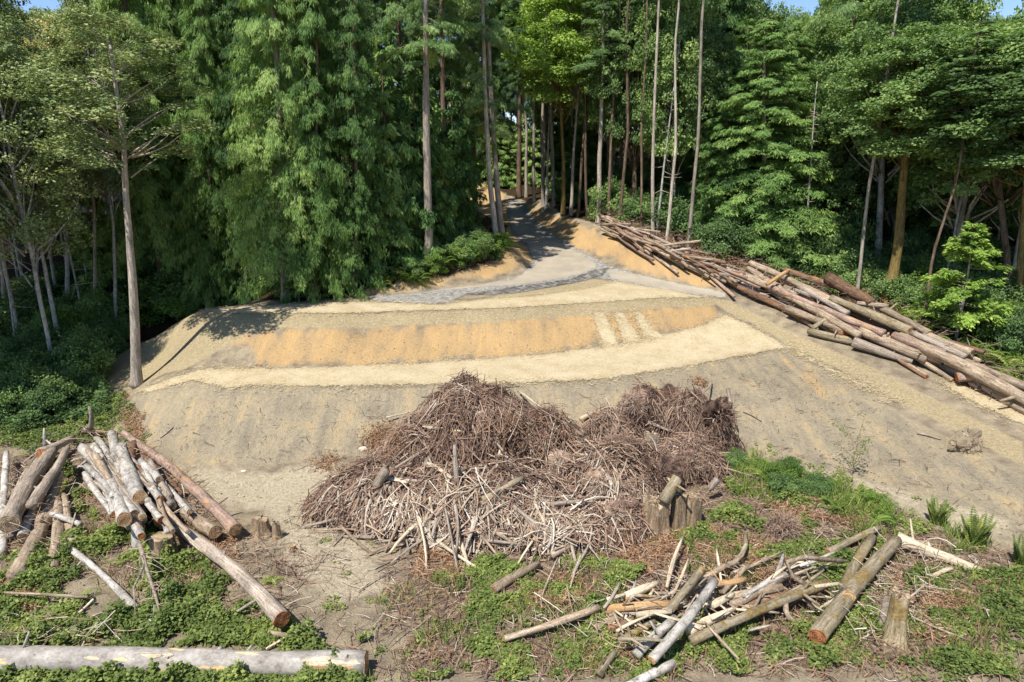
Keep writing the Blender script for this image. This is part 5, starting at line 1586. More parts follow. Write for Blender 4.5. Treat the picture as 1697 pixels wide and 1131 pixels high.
def heap(name, label, bumps, nst, seed, mat, cell=0.09, purple=0.5):
    g = np.random.default_rng(seed)
    x0 = min(b[0] - b[3] for b in bumps) - .6; x1 = max(b[0] + b[3] for b in bumps) + .6
    y0 = min(b[1] - b[4] for b in bumps) - .6; y1 = max(b[1] + b[4] for b in bumps) + .6
    xs = np.arange(x0, x1, cell); ys = np.arange(y0, y1, cell)
    X, Y = np.meshgrid(xs, ys)
    Hh = heap_h(bumps, X, Y)
    Zz = hgt(X, Y) + Hh - 0.05
    n, m = len(xs), len(ys)
    i, j = np.meshgrid(np.arange(n - 1), np.arange(m - 1))
    Q = np.stack([j * n + i, j * n + i + 1, (j + 1) * n + i + 1, (j + 1) * n + i], -1).reshape(-1, 4)
    hm = Hh.ravel()
    Q = Q[(hm[Q] > 0.02).all(1)]
    used = np.unique(Q); rm = np.full(n * m, -1); rm[used] = np.arange(len(used))
    V = np.stack([X.ravel(), Y.ravel(), Zz.ravel()], 1)[used]
    tc = np.clip(0.03 + 0.08 * fbm(V[:, 0] * 3, V[:, 1] * 3, 0, 3, 9), 0, 1)  # core tinted near black, painting in the shade of gaps between the sticks
    bag = Bag()
    bag.add(V, rm[Q], tc)
    # the sticks: a mass of fine twigs, then fewer thicker ones
    for part, (cnt, l0, l1, rr0, rr1, comb) in enumerate([(int(nst * .68), .14, .55, .003, .008, .25), (int(nst * .32), .35, 1.3, .008, .026, .35)]):
        px_ = g.uniform(x0, x1, cnt * 4); py_ = g.uniform(y0, y1, cnt * 4)
        ok = heap_h(bumps, px_, py_) > 0.05
        px_, py_ = px_[ok][:cnt], py_[ok][:cnt]; k = len(px_)
        hz = heap_h(bumps, px_, py_)
        e = 0.15
        gx = (heap_h(bumps, px_ + e, py_, 0) + hgt(px_ + e, py_) - heap_h(bumps, px_ - e, py_, 0) - hgt(px_ - e, py_)) / (2 * e)
        gy = (heap_h(bumps, px_, py_ + e, 0) + hgt(px_, py_ + e) - heap_h(bumps, px_, py_ - e, 0) - hgt(px_, py_ - e)) / (2 * e)
        # sticks lie in bundles that share a direction for a metre or so
        a = 5.0 * fbm(px_ * .8, py_ * .8, 11 + part, 3, 51) + g.normal(0, .8, k)
        down = np.arctan2(-gy, -gx)
        pick = g.uniform(0, 1, k) < comb * np.clip(np.hypot(gx, gy), 0, 1)
        a = np.where(pick, down + g.normal(0, 0.5, k), a)
        lump = fbm(px_ * .9, py_ * .9, 5, 3, 77); lump2 = fbm(px_ * 2.1, py_ * 2.1, 9, 3, 78)
        front = np.clip((18.4 - py_) / 2.0, 0, 1)
        ln = l0 + (l1 - l0) * g.uniform(0, 1, k) ** 2
        dx, dy = np.cos(a), np.sin(a)
        dz = np.clip(gx * dx + gy * dy, -1.1, 1.1) + g.normal(0, 0.28, k)
        D = unit(np.stack([dx, dy, dz], 1))
        c0 = np.stack([px_, py_, hgt(px_, py_) + hz + g.uniform(-0.05, 0.2, k)], 1)
        A = c0 - D * ln[:, None] * .5; B = c0 + D * ln[:, None] * .5
        r0 = rr0 + (rr1 - rr0) * g.uniform(0, 1, k) ** 1.5 * (.7 + .6 * front)
        Vs, Qs, idx = sticks(A, B, r0, r0 * 0.5, g.normal(0, 0.13, k), 4, 3, g)
        tint = np.clip(0.30 + (0.12 + .13 * part) * front + 0.28 * lump + 0.2 * lump2 + g.normal(0, 0.17, k) + 0.12 * part, 0.02, 1)
        bag.add(Vs, Qs, tint[idx])
    o = link(name, bag.mesh(name, mat, False))
    tag(o, label, 'brush heap', kind='stuff')
    return o


heap('brush_heap', 'large heap of dry sticks, roots and bark at the foot of the slope', BUMPS_A, 30000, 3, M['twigs'])
heap('brush_heap', 'smaller heap of uprooted stumps and fine roots behind the large heap', BUMPS_B, 15000, 4, M['twigs'])


def gtop(x, y):
    return hgt(x, y) + np.maximum(heap_h(BUMPS_A, x, y), heap_h(BUMPS_B, x, y))


def ath(u, v, h=0.0):
    """point on the heaps or the ground seen at a pixel"""
    d = ray(u, v)
    t = np.arange(8, 60, 0.03)
    z = CAM_Z + d[2] * t
    gz = gtop(d[0] * t, d[1] * t) + h
    k = np.argmax(z < gz)
    return np.array([d[0] * t[k], d[1] * t[k], CAM_Z + d[2] * t[k]])


# limbs and broken logs one can pick out in the large heap
HL = [
    ('upright bleached post sticking up in the middle of the large heap', (757, 806), (753, 738), 10, 8, 0.0, .9, 'wood_grey'),
    ('flared bleached root collar left of the upright bleached post', (622, 808), (640, 778), 12, 22, .1, .25, 'wood_grey'),
    ('long grey trunk with yellow lichen lying up right at the front of the large heap', (800, 830), (866, 792), 13, 12, .15, .45, 'bark_halfmoss'),
    ('long dark limb crossing the front of the large heap from lower left to upper right', (676, 884), (800, 800), 8, 5, .15, .3, 'bark_grey'),
    ('bleached log lying level on the right front of the large heap', (905, 836), (1000, 826), 9, 7, .2, .2, 'wood_grey'),
    ('bleached split board on the left shoulder of the large heap', (700, 708), (770, 716), 5, 6, .12, .12, 'wood_pale'),
    ('pale curved limb high on the right shoulder of the large heap', (795, 655), (845, 646), 5, 4, .12, .12, 'wood_pale'),
    ('grey bent limb below the pale curved limb near the top of the heap', (786, 688), (822, 676), 7, 6, .1, .12, 'wood_grey'),
    ('long pale pole sloping down right along the right flank of the large heap', (860, 648), (966, 728), 3, 5, .2, .15, 'wood_pale'),
    ('broken pale butt at the lower end of the long pale pole', (952, 716), (974, 730), 10, 10, .15, .15, 'wood_pale'),
    ('pale thin stick reaching out left from the heap above the bare slope', (640, 692), (690, 680), 3, 3, .25, .15, 'wood_pale'),
    ('short grey log at the left toe of the large heap', (528, 818), (566, 806), 10, 11, .1, .2, 'wood_grey'),
    ('grey log end at the left foot of the heap beneath the flared root collar', (626, 828), (646, 796), 9, 11, .1, .2, 'wood_grey'),
    ('pale slab half way up the left side of the heap', (705, 768), (748, 792), 9, 7, .1, .15, 'wood_pale'),
    ('bleached pole lying low across the very front of the large heap', (668, 898), (790, 880), 6, 7, .12, .15, 'wood_grey'),
    ('grey pole at the front of the heap just above the bleached front pole', (680, 872), (760, 858), 7, 6, .12, .15, 'wood_grey'),
    ('grey trunk sloping down right in the lower right of the large heap', (870, 855), (900, 890), 10, 12, .15, .1, 'wood_grey'),
    ('white upright splinter at the front of the large heap', (718, 856), (712, 824), 6, 5, .05, .35, 'wood_pale'),
    ('thin upright twig on the summit of the large heap', (793, 644), (790, 610), 2, 1, .0, .6, 'wood_grey'),
    ('thin pale rod hanging down the right face of the large heap', (874, 700), (882, 776), 3, 3, .15, .12, 'wood_pale'),
    ('grey limb bowed over the right edge of the stump heap', (1206, 646), (1222, 706), 6, 5, .1, .35, 'wood_grey'),
    ('pale stick lying up right over the top of the stump heap', (1146, 660), (1180, 632), 3, 3, .15, .15, 'wood_grey'),
    ('pale torn wood in the gap between the two heaps', (962, 696), (984, 684), 11, 9, .1, .15, 'wood_pale'),
    ('grey pole lying at the front of the stump heap', (1074, 700), (1114, 716), 8, 5, .15, .15, 'wood_grey'),
    ('brown torn log below the torn pale wood between the two heaps', (985, 718), (1008, 702), 9, 10, .12, .2, 'bark_brown'),
    ('long thin branch lying from the heap into the weeds on the right', (1196, 774), (1262, 794), 3, 2, .15, .2, 'wood_grey'),
    ('long thin pole slanting from the sawn stumps up to the grey notched stump', (990, 816), (1072, 754), 3, 2, .25, .35, 'wood_grey'),
    ('pale bent branch at the front left of the sawn stumps', (1044, 826), (1072, 830), 3, 2, .2, .3, 'wood_pale'),
]
for lab, pa, pb, wa, wb, ha, hb, bk in HL:
    a = ath(pa[0], pa[1], ha)
    b = ath(pb[0], pb[1], hb)
    if 'upright' in lab:
        b = Py(pb[0], pb[1], a[1])
    logpx.k += 1
    log('limb', lab, 'limb', 'limbs one can pick out in the heaps', a, b, rad_px(wa, a), rad_px(wb, b), bk, '', seed=logpx.k, rough=.16, sides=9, bow=.03, stubs=1 if wa > 7 else 0, taper_b=.6)
g = np.random.default_rng(17)
for k in range(300):
    u = g.uniform(540, 1040); v = g.uniform(690, 905)
    if g.uniform() < .25: u = g.uniform(640, 960)
    p = ath(u, v)
    if heap_h(BUMPS_A, p[:1], p[1:2])[0] < .05: continue
    a = g.uniform(0, 6.283); ln = g.uniform(.4, 1.7)
    q = p[:2] + ln * np.array([math.cos(a), math.sin(a)])
    zz = float(gtop(q[0:1], q[1:2])[0])
    A = np.array([p[0], p[1], p[2] + .06]); B = np.array([q[0], q[1], max(zz + .06, A[2] - ln * .8)])
    B[2] = min(B[2], A[2] + ln * .6)
    r = g.uniform(.018, .05) * (1.25 if v > 780 else .8)
    bk = str(g.choice(['wood_grey', 'wood_grey', 'wood_grey', 'wood_pale', 'bark_grey'] if v > 760 else ['wood_grey', 'bark_brown', 'bark_red']))
    log('limb', 'bare broken limb lying loose among the sticks of the large heap', 'limb', 'loose broken limbs of the large heap', A, B, r, r * .6, bk, '', seed=k + 400, rough=.15, sides=8, bow=.05)


def root_wad(label, u, v, h, R, face, seed, nroot=26, mat='twigs', tint=0.16, stub=None, fine=16, earth=None):
    """an uprooted stump: a lumpy plate of earth and roots, roots reaching out"""
    c = ath(u, v, h)
    g = np.random.default_rng(seed)
    f = unit(np.array(face, float))
    s1 = unit(np.cross(f, [0, 0, 1.0])); s2 = np.cross(s1, f)
    root = empty('root_wad', c)
    tag(root, label, 'root wad')
    nu, nv = 44, 28
    V = []; T = []
    for i in range(nv + 1):
        ph = math.pi * i / nv
        for j in range(nu):
            th = 6.283 * j / nu
            d = np.array([math.sin(ph) * math.cos(th), math.sin(ph) * math.sin(th), math.cos(ph)])
            V.append(d)
    V = np.array(V)
    n1 = fbm(V[:, 0] * 1.6 + seed, V[:, 1] * 1.6, V[:, 2] * 1.6, 5, seed)
    r = R * (0.9 + 0.8 * n1)
    tv = np.clip(tint + .45 * fbm(V[:, 0] * 4 + seed, V[:, 1] * 4, V[:, 2] * 4, 4, seed + 2), .02, .9)
    V = (V[:, 0:1] * s1 + V[:, 1:2] * s2 + V[:, 2:3] * f * .6) * r[:, None]
    i = np.arange(nv)[:, None] * nu; j = np.arange(nu)[None, :]; j2 = (j + 1) % nu
    Q = np.stack([i + j, i + j2, i + nu + j2, i + nu + j], -1).reshape(-1, 4)
    bag = Bag(); bag.add(V, Q, tv)
    link('earth_plate', bag.mesh('earth_plate', M[earth or mat], False), root)
    rb = Bag()
    for k in range(nroot):
        th = g.uniform(0, 6.283); d = s1 * math.cos(th) + s2 * math.sin(th) + f * g.uniform(-.2, .9)
        d = unit(d); p0 = d * R * .08
        L = R * g.uniform(.6, 1.2)
        side = unit(np.cross(d, g.normal(0, 1, 3)))
        pts = [p0, p0 + d * L * .4 + side * L * .1, p0 + d * L * .75 + side * L * g.uniform(-.3, .4), p0 + d * L + side * L * g.uniform(-.4, .6) + np.array([0, 0, -.15 * L])]
        r = R * g.uniform(.025, .09)
        rb.add(*tube(np.array(pts), [r, r * .75, r * .45, r * .2], 7, True, .15, seed + k), tint=float(np.clip(g.normal(.42, .18), .1, .9)))
    kf = nroot * fine
    d = unit(g.normal(0, 1, (kf, 3)) + f * .8)
    A = d * R * g.uniform(.45, .95, (kf, 1)) * np.array([1, 1, 1.0])
    B = A + unit(d + g.normal(0, .7, (kf, 3)) + np.array([0, 0, -.35])) * R * g.uniform(.2, .8, (kf, 1))
    Vs, Qs, idx = sticks(A, B, np.full(kf, .008), np.full(kf, .003), g.normal(0, .15, kf), 4, 3, g)
    rb.add(Vs, Qs, np.clip(g.normal(tint + .2, .17, kf), .03, .9)[idx])
    link('roots', rb.mesh('roots', M[mat], False), root)
    if stub is not None:
        d = unit(np.array(stub[:3], float)); L = stub[3]; r = stub[4]
        b2 = Bag(); b2.add(*tube(np.array([np.zeros(3), d * L * .5, d * L]), [r * 1.25, r, r * .95], 14, True, .12, seed))
        link('trunk_stub', b2.mesh('trunk_stub', M['wood_grey']), root)
    return root


root_wad('dark uprooted stump overhanging at the right end of the stump heap', 1190, 688, .15, .55, (.5, -.75, -.1), 5, 30, tint=.12)
root_wad('uprooted stump with an orange broken knob at the left of the stump heap', 1052, 668, .15, .42, (-.3, -.9, .4), 6, 26, tint=.42)
root_wad('uprooted mass of dark roots above the sawn stump cluster', 1092, 794, .1, .62, (-.2, -.9, .3), 7, 40, tint=.13)
root_wad('ball of hollow grey roots left of the sawn stump cluster', 992, 802, .1, .35, (-.3, -.9, .3), 8, 26, tint=.5)
root_wad('small root clump at the foot of the sawn stumps', 1020, 852, .1, .34, (-.2, -.9, .4), 9, 30, tint=.4)
root_wad('grey earthy root clump standing alone on the bare slope at the right', 1603, 735, .2, .48, (.0, -.7, .5), 10, 16, tint=.4, fine=3, earth='clod')
root_wad('low tangle of purple grey twigs in the weeds on the right', 1298, 880, .12, .42, (0, -.5, .9), 11, 60, tint=.32)
root_wad('dirt caked root mass between the stump heap and the sawn stumps', 1140, 770, .15, .5, (.1, -.9, .4), 12, 34, tint=.3)
root_wad('brown root mass at the lower left of the sawn stump cluster', 1040, 850, .15, .42, (-.3, -.9, .3), 13, 34, tint=.3)
root_wad('grey knotted root mass on the right flank of the large heap', 930, 770, .12, .4, (0, -.9, .4), 14, 30, tint=.5)
root_wad('dark root mass under the top of the stump heap', 1110, 660, .1, .5, (0, -.9, .3), 15, 34, tint=.2)

# ------------------------------------------------------------------ undergrowth
def in_polys(polys, n, g, tries=12):
    """random places inside outlines, evenly by area"""
    allp = np.vstack(polys)
    lo, hi = allp.min(0), allp.max(0)
    out = []
    tot = 0
    while tot < n and tries > 0:
        p = g.uniform(lo, hi, (n * 2, 2))
        s = np.max([sdist(q, p[:, 0], p[:, 1]) for q in polys], 0)
        k = s + 0.5 * fbm(p[:, 0] * 1.1, p[:, 1] * 1.1, 0, 3, 61) > 0
        out.append(np.column_stack([p[k], s[k]])); tot += k.sum(); tries -= 1
    return np.vstack(out)[:n]


def weeds(name, label, polys, n, size, hmax, mat, seed, thresh=-0.1, cat='weeds', tint0=.42, freq=0.9):
    g = np.random.default_rng(seed)
    p = in_polys([poly_world(q) for q in polys], n, g)
    x, y = p[:, 0], p[:, 1]
    lump = fbm(x * freq, y * freq, 2.0, 4, seed)
    keep = lump + g.normal(0, .06, len(x)) > thresh
    x, y, lump = x[keep], y[keep], lump[keep]
    k = len(x)
    hh = hmax * np.clip(0.35 + 1.3 * (lump - thresh), 0.15, 1) * (0.6 + 0.5 * vnoise(x * 4, y * 4, 0, seed + 4))
    z = hgt(x, y) + hh * g.uniform(0.25, 1, k) ** .6 + 0.02
    Nn = unit(np.array([0, -.15, 1.0]) + g.normal(0, .5, (k, 3)))
    D = unit(g.normal(0, 1, (k, 3)) * np.array([1, 1, .4]))
    sc = g.uniform(.6, 1.35, k)
    V, Q = leaves(np.stack([x, y, z], 1), D, Nn, size * sc, size * .8 * sc, .12)
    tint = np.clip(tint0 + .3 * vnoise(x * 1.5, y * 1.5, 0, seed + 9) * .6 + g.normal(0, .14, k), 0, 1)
    o = link(name, mkmesh(name, V, Q, {'tint': np.repeat(tint, 4)}, False, mat))
    tag(o, label, cat, kind='stuff')
    return o


weeds('brambles', 'low green brambles covering the left foreground', [[(0, 890), (120, 900), (240, 880), (330, 930), (420, 1000), (470, 1050), (545, 1064), (590, 1140), (590, 1200), (-120, 1200), (-60, 900)],
      [(95, 770), (140, 790), (160, 870), (120, 850), (95, 820)], [(215, 862), (250, 905), (240, 940), (170, 900)]], 76000, .08, .58, M['leaf_weed'], 71, -.07, freq=1.4)
weeds('brambles', 'patchy green brambles in the middle foreground among dead twigs', [[(700, 985), (800, 930), (900, 930), (1060, 880), (1100, 930), (1010, 1000), (1130, 1060), (1140, 1131), (690, 1131)]], 50000, .07, .38, M['leaf_weed'], 72, -.06, freq=1.6)
weeds('brambles', 'green brambles around the crossed logs in the right foreground', [[(1100, 870), (1200, 830), (1330, 850), (1400, 890), (1480, 910), (1430, 1000), (1330, 960), (1250, 930), (1150, 930)],
      [(1130, 1020), (1340, 1010), (1440, 1010), (1460, 1100), (1200, 1131), (1100, 1110)], [(1500, 930), (1697, 960), (1697, 1131), (1500, 1131)]], 54000, .07, .38, M['leaf_weed'], 73, -.05, freq=1.6)
weeds('brambles', 'bright green weeds along the edge of the bare slope on the right', [[(1190, 745), (1235, 740), (1290, 765), (1400, 800), (1480, 850), (1560, 880), (1640, 900), (1560, 920), (1420, 880), (1300, 850), (1210, 820)]], 24000, .07, .5, M['leaf_weed'], 74, .16, freq=1.7)
weeds('brambles', 'sunlit weeds on the bank behind the left log pile', [[(120, 660), (190, 660), (245, 715), (235, 745), (150, 735), (60, 745), (0, 740), (0, 690)]], 20000, .075, .5, M['leaf_weed'], 75, -.1)
weeds('brambles', 'green undergrowth behind the long log stack on the right', [[(1480, 500), (1560, 530), (1640, 590), (1720, 640), (1720, 560), (1600, 490), (1500, 470)]], 26000, .12, .7, M['leaf_fern'], 76, -.2)
weeds('brambles', 'low green undergrowth on the bank above the pad, left of the track', [[(610, 482), (690, 462), (770, 450), (826, 430), (836, 405), (780, 402), (720, 425), (650, 455)]], 34000, .10, .7, M['leaf_fern'], 77, -.35)
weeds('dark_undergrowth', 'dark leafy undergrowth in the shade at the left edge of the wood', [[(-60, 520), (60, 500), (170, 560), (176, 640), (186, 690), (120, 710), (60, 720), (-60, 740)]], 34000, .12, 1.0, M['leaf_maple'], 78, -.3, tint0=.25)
weeds('weed_seedlings', 'scattered green seedlings on the bare soil in the middle foreground', [[(540, 840), (640, 860), (700, 1000), (760, 1131), (560, 1131), (520, 1000)], [(1200, 700), (1697, 880), (1697, 1000), (1300, 800)]], 26000, .06, .2, M['leaf_weed'], 79, .42, freq=2.0)

weeds('brambles', 'green brambles hugging the near side of the huge bottom log', [[(-80, 1112), (300, 1112), (590, 1116), (620, 1180), (600, 1220), (-100, 1220)]], 26000, .075, .5, M['leaf_weed'], 70, -.35)
weeds('brambles', 'green brambles hugging the far side of the huge bottom log', [[(-60, 1030), (300, 1020), (470, 1055), (620, 1064), (600, 1078), (-60, 1076)]], 18000, .075, .42, M['leaf_weed'], 69, -.2)



def grass(label, polys, n, L, seed, mat, thresh=0.0):
    g = np.random.default_rng(seed)
    p = in_polys([poly_world(q) for q in polys], n, g)
    x, y = p[:, 0], p[:, 1]
    keep = fbm(x * 1.3, y * 1.3, 4.0, 4, seed) + g.normal(0, .08, len(x)) > thresh
    x, y = x[keep], y[keep]; k = len(x)
    D = unit(np.stack([g.normal(0, .45, k), g.normal(0, .45, k), np.ones(k)], 1))
    V, Q = leaves(np.stack([x, y, hgt(x, y)], 1), D, unit(g.normal(0, 1, (k, 3)) + np.array([0, -.6, .4])), L * g.uniform(.4, 1.3, k), .02 * g.uniform(.7, 1.6, k), .05, .3)
    o = link('grass_tufts', mkmesh('grass_tufts', V, Q, {'tint': np.repeat(np.clip(g.normal(.5, .22, k), 0, 1), 4)}, False, mat))
    tag(o, label, 'grass', kind='stuff')


grass('tall grass and weed stems along the foot of the right slope', [[(1190, 745), (1290, 765), (1480, 850), (1640, 905), (1560, 940), (1400, 880), (1210, 830)]], 5000, .45, 121, M['leaf_fern'], .08)
grass('dry and green grass stems among the foreground brambles', [[(0, 890), (240, 880), (475, 1050), (620, 1131), (-60, 1140)], [(640, 985), (900, 930), (1100, 930), (1450, 900), (1697, 960), (1697, 1131), (640, 1131)]], 14000, .32, 122, M['leaf_fern'], .05)
grass('dry straw coloured stems among the foreground logs', [[(640, 985), (900, 930), (1100, 900), (1450, 880), (1697, 960), (1697, 1131), (640, 1131)], [(0, 780), (240, 760), (430, 980), (250, 1000), (0, 980)]], 9000, .3, 123, M['needles_dead'], -.05)

# dead needles and bark, lying in rusty drifts
NEED = [[(340, 880), (400, 890), (390, 930), (330, 920)], [(940, 880), (1130, 870), (1280, 900), (1260, 960), (1080, 960), (960, 930)], [(880, 960), (980, 950), (990, 1000), (890, 1010)],
        [(1240, 920), (1330, 930), (1310, 970), (1240, 970)], [(1480, 960), (1640, 960), (1600, 1050), (1480, 1060)], [(0, 960), (60, 950), (50, 1040), (0, 1050)], [(1250, 840), (1400, 830), (1440, 870), (1290, 880)],
        [(40, 1060), (150, 1060), (140, 1110), (50, 1120)], [(690, 890), (760, 900), (750, 960), (690, 950)], [(1020, 1060), (1080, 1080), (1040, 1110), (960, 1110)], [(200, 660), (250, 740), (300, 850), (340, 880), (300, 900), (220, 800)]]


def drifts(name, label, polys, n, seed, ln=.16, w=.022, lift=.14, thresh=-.05, top=None):
    g = np.random.default_rng(seed)
    p = in_polys([poly_world(q) for q in polys], n, g)
    x, y = p[:, 0], p[:, 1]
    keep = fbm(x * 1.6, y * 1.6, 8, 3, seed) > thresh
    x, y = x[keep], y[keep]; k = len(x)
    z = (top(x, y) if top else hgt(x, y)) + g.uniform(.01, lift, k)
    D = unit(g.normal(0, 1, (k, 3)) * np.array([1, 1, .35]))
    V, Q = leaves(np.stack([x, y, z], 1), D, unit(np.array([0, 0, 1.0]) + g.normal(0, .5, (k, 3))), ln * g.uniform(.5, 1.4, k), w * g.uniform(.6, 1.5, k), .1)
    o = link(name, mkmesh(name, V, Q, {'tint': np.repeat(np.clip(g.normal(.45, .22, k), 0, 1), 4)}, False, M['needles_dead']))
    tag(o, label, 'dead needles', kind='stuff')


drifts('dead_needles', 'rusty dead needles and bark scraps lying among the foreground logs', NEED, 40000, 81, thresh=-.2)


def heap_poly(q):
    return np.array([ath(u, v)[:2] for u, v in q])


def drift_heap(label, spots, n, seed):
    g = np.random.default_rng(seed)
    X, Y = [], []
    for u, v, r, wgt in spots:
        c = ath(u, v)
        k = int(n * wgt)
        X.append(c[0] + g.normal(0, r, k)); Y.append(c[1] + g.normal(0, r, k))
    x = np.concatenate(X); y = np.concatenate(Y); k = len(x)
    z = gtop(x, y) + g.uniform(.0, .12, k)
    D = unit(g.normal(0, 1, (k, 3)) * np.array([1, 1, .8]) + np.array([0, -.3, -.5]))
    V, Q = leaves(np.stack([x, y, z], 1), D, unit(np.array([0, -.5, 1.0]) + g.normal(0, .5, (k, 3))), .2 * g.uniform(.5, 1.4, k), .026 * g.uniform(.6, 1.5, k), .1)
    o = link('dead_needles', mkmesh('dead_needles', V, Q, {'tint': np.repeat(np.clip(g.normal(.35, .2, k), 0, 1), 4)}, False, M['needles_dead']))
    tag(o, label, 'dead needles', kind='stuff')


drift_heap('rusty dead cedar fronds hanging over the two brush heaps', [(630, 730, .32, .2), (655, 745, .25, .1), (835, 690, .4, .18), (870, 700, .35, .12), (1025, 880, .25, .12), (930, 730, .5, .1), (1160, 635, .15, .04), (1000, 760, .5, .08), (540, 770, .25, .06)], 6500, 82)


# loose twigs and chips over the trampled ground
def litter(label, polys, n, seed, lmax, rmax, tint0):
    g = np.random.default_rng(seed)
    p = in_polys([poly_world(q) for q in polys], n, g)
    x, y = p[:, 0], p[:, 1]; k = len(x)
    a = g.uniform(0, 6.283, k); b = g.uniform(0, 1, k) ** 3
    ln = .06 + .2 * g.uniform(0, 1, k) + lmax * b
    D = np.stack([np.cos(a), np.sin(a), g.normal(0, .12, k)], 1)
    c = np.stack([x, y, hgt(x, y) + .04 + g.uniform(0, .06, k)], 1)
    r = .004 + rmax * b * g.uniform(.3, 1, k) + .004 * g.uniform(0, 1, k)
    V, Q, idx = sticks(c - D * ln[:, None] / 2, c + D * ln[:, None] / 2, r, r * .5, g.normal(0, .1, k), 4, 3, g)
    t = np.clip(g.normal(tint0, .2, k), .03, 1)
    o = link('twig_litter', mkmesh('twig_litter', V, Q, {'tint': t[idx]}, False, M['twigs']))
    tag(o, label, 'twig litter', kind='stuff')


litter('dry twigs and bark strewn over the foreground around the heaps and logs', [[(640, 900), (700, 930), (1000, 890), (1240, 780), (1500, 880), (1697, 930), (1697, 1131), (640, 1131), (650, 1000)], [(400, 850), (470, 880), (500, 960), (480, 1040), (420, 960)],
       [(0, 760), (140, 740), (300, 780), (420, 900), (470, 1040), (300, 1000), (120, 960), (0, 960)]], 9000, 91, .55, .012, .45)
litter('scattered twigs on the trampled path between the left pile and the large heap', [[(470, 850), (600, 830), (660, 960), (640, 1131), (540, 1131), (490, 960)]], 420, 95, .6, .01, .55)
litter('fine twigs on the bare lower slope and the ground at its foot', [[(230, 700), (560, 660), (1000, 650), (1300, 600), (1697, 800), (1697, 900), (1300, 780), (1230, 740), (520, 790), (330, 780)]], 700, 92, .35, .008, .3)
litter('broken branches and bark along the long log stack', [[(990, 366), (1060, 385), (1200, 440), (1350, 500), (1560, 580), (1700, 660), (1700, 690), (1540, 605), (1380, 560), (1250, 490), (1150, 445), (1060, 405)]], 2600, 93, 1.0, .02, .5)
litter('twigs under the ferns on the bank left of the track', [[(700, 468), (800, 450), (836, 430), (838, 405), (800, 410), (720, 445)]], 700, 94, .7, .012, .4)


# ferns, bushes and saplings: each a thing
def fern_mesh(name, mat, seed, nf=16, L=.8, droop=.9, upr=(.5, 1.3), out=.8, ww=.055):
    g = np.random.default_rng(seed)
    C, D, N_, LL, WW, T = [], [], [], [], [], []
    for k in range(nf):
        a = g.uniform(0, 6.283); l = L * g.uniform(.6, 1.15); up = g.uniform(*upr)
        d = np.array([math.cos(a), math.sin(a)])
        t0 = g.normal(.45, .15)
        for s in np.linspace(.02, 1, 16):
            p = np.array([d[0] * s * l * out, d[1] * s * l * out, l * (up * s - droop * s * s)])
            w = l * .22 * (1 - s) ** .6 + .02
            side = np.array([-d[1], d[0], 0])
            for sg in (-1, 1):
                C.append(p); D.append(side * sg + np.array([d[0], d[1], 0]) * .45 + np.array([0, 0, -.15])); N_.append([d[0] * -.3, d[1] * -.3, 1]); LL.append(w); WW.append(l * ww); T.append(t0 + g.normal(0, .06))
    V, Q = leaves(np.array(C), np.array(D), unit(np.array(N_)), np.array(LL), np.array(WW), .05)
    return mkmesh(name, V, Q, {'tint': np.repeat(np.clip(T, 0, 1), 4)}, False, mat)


FM = [fern_mesh('fronds', M['leaf_fern'], s, 14 + s % 5, .85) for s in (1, 2, 3)]
SPRIG = fern_mesh('sprig_leaves', M['leaf_weed'], 8, 22, .8, .2, (.9, 1.5), .4, .11)


def fern(label, group, u, v, s, mesh=None, name='fern', part='fronds', cat='fern'):
    b = at(u, v)
    r = empty(name, b, random.uniform(0, 6.28)); tag(r, label, cat, group)
    o = link(part, mesh or random.choice(FM), r)
    o.scale = (s, s, s)
    return r


gp = random.Random(3)
for k in range(46):
    t = gp.random(); u = 630 + t * 205; v = 474 - t * 48 - gp.uniform(0, 20) + 8 * math.sin(t * 6)
    fern('sword fern on the sunlit bank above the pad', 'ferns on the bank left of the track', u, v, gp.uniform(.7, 1.25))
for k in range(44):
    u = gp.uniform(1490, 1697); v = 520 + (u - 1490) * .46 + gp.uniform(-34, 26)
    fern('fern in the undergrowth behind the lower end of the long stack', 'ferns behind the long log stack', u, v, gp.uniform(.9, 1.7))
for u, v, s, lab in [(225, 735, 1.0, 'bright fern on the edge of the bare slope above the left pile'), (205, 720, .8, 'smaller fern left of the bright fern above the left pile'), (60, 752, .9, 'fern at the head of the left log bunch'),
                     (165, 700, .9, 'fern beside the curved grey snag'), (1275, 800, 1.0, 'dark fern in the weeds right of the stump heap'), (1395, 850, .8, 'fern on the edge of the right bare slope'),
                     (1250, 772, .8, 'bright fern in the weeds beside the brush heap'), (450, 965, .5, 'fern on the right of the torn grey log'), (340, 935, .7, 'fern left of the torn grey log'),
                     (1090, 1100, .5, 'small fern in the brambles at the bottom edge'), (1440, 870, .8, 'fern at the top end of the slim mossy log'), (135, 1000, .5, 'tiny fern beside the short pale stick')]:
    fern(lab, None, u, v, s)
for u, v, s, lab in [(1612, 905, 1.0, 'dense dark broom shrub standing on the bare slope at the right'), (1690, 940, .9, 'broom shrub at the right border in the foreground'), (1550, 868, .8, 'broom shrub left of the dense dark broom shrub')]:
    fern(lab, None, u, v, s, SPRIG, 'broom_shrub', 'sprigs', 'shrub')
    fern(lab.replace('broom shrub', 'broom shrub sprout'), None, u + 9, v + 3, s * .6, SPRIG, 'broom_shrub', 'sprigs', 'shrub')


def bush(label, group, u, v, s, key='bush', base=None):
    b = at(u, v) if base is None else base
    r = empty('bush', b, random.uniform(0, 6.28)); tag(r, label, 'bush', group)
    c = link('foliage', CR[key]['me'], r); c.scale = (s, s, s * random.uniform(.8, 1.3))
    return r


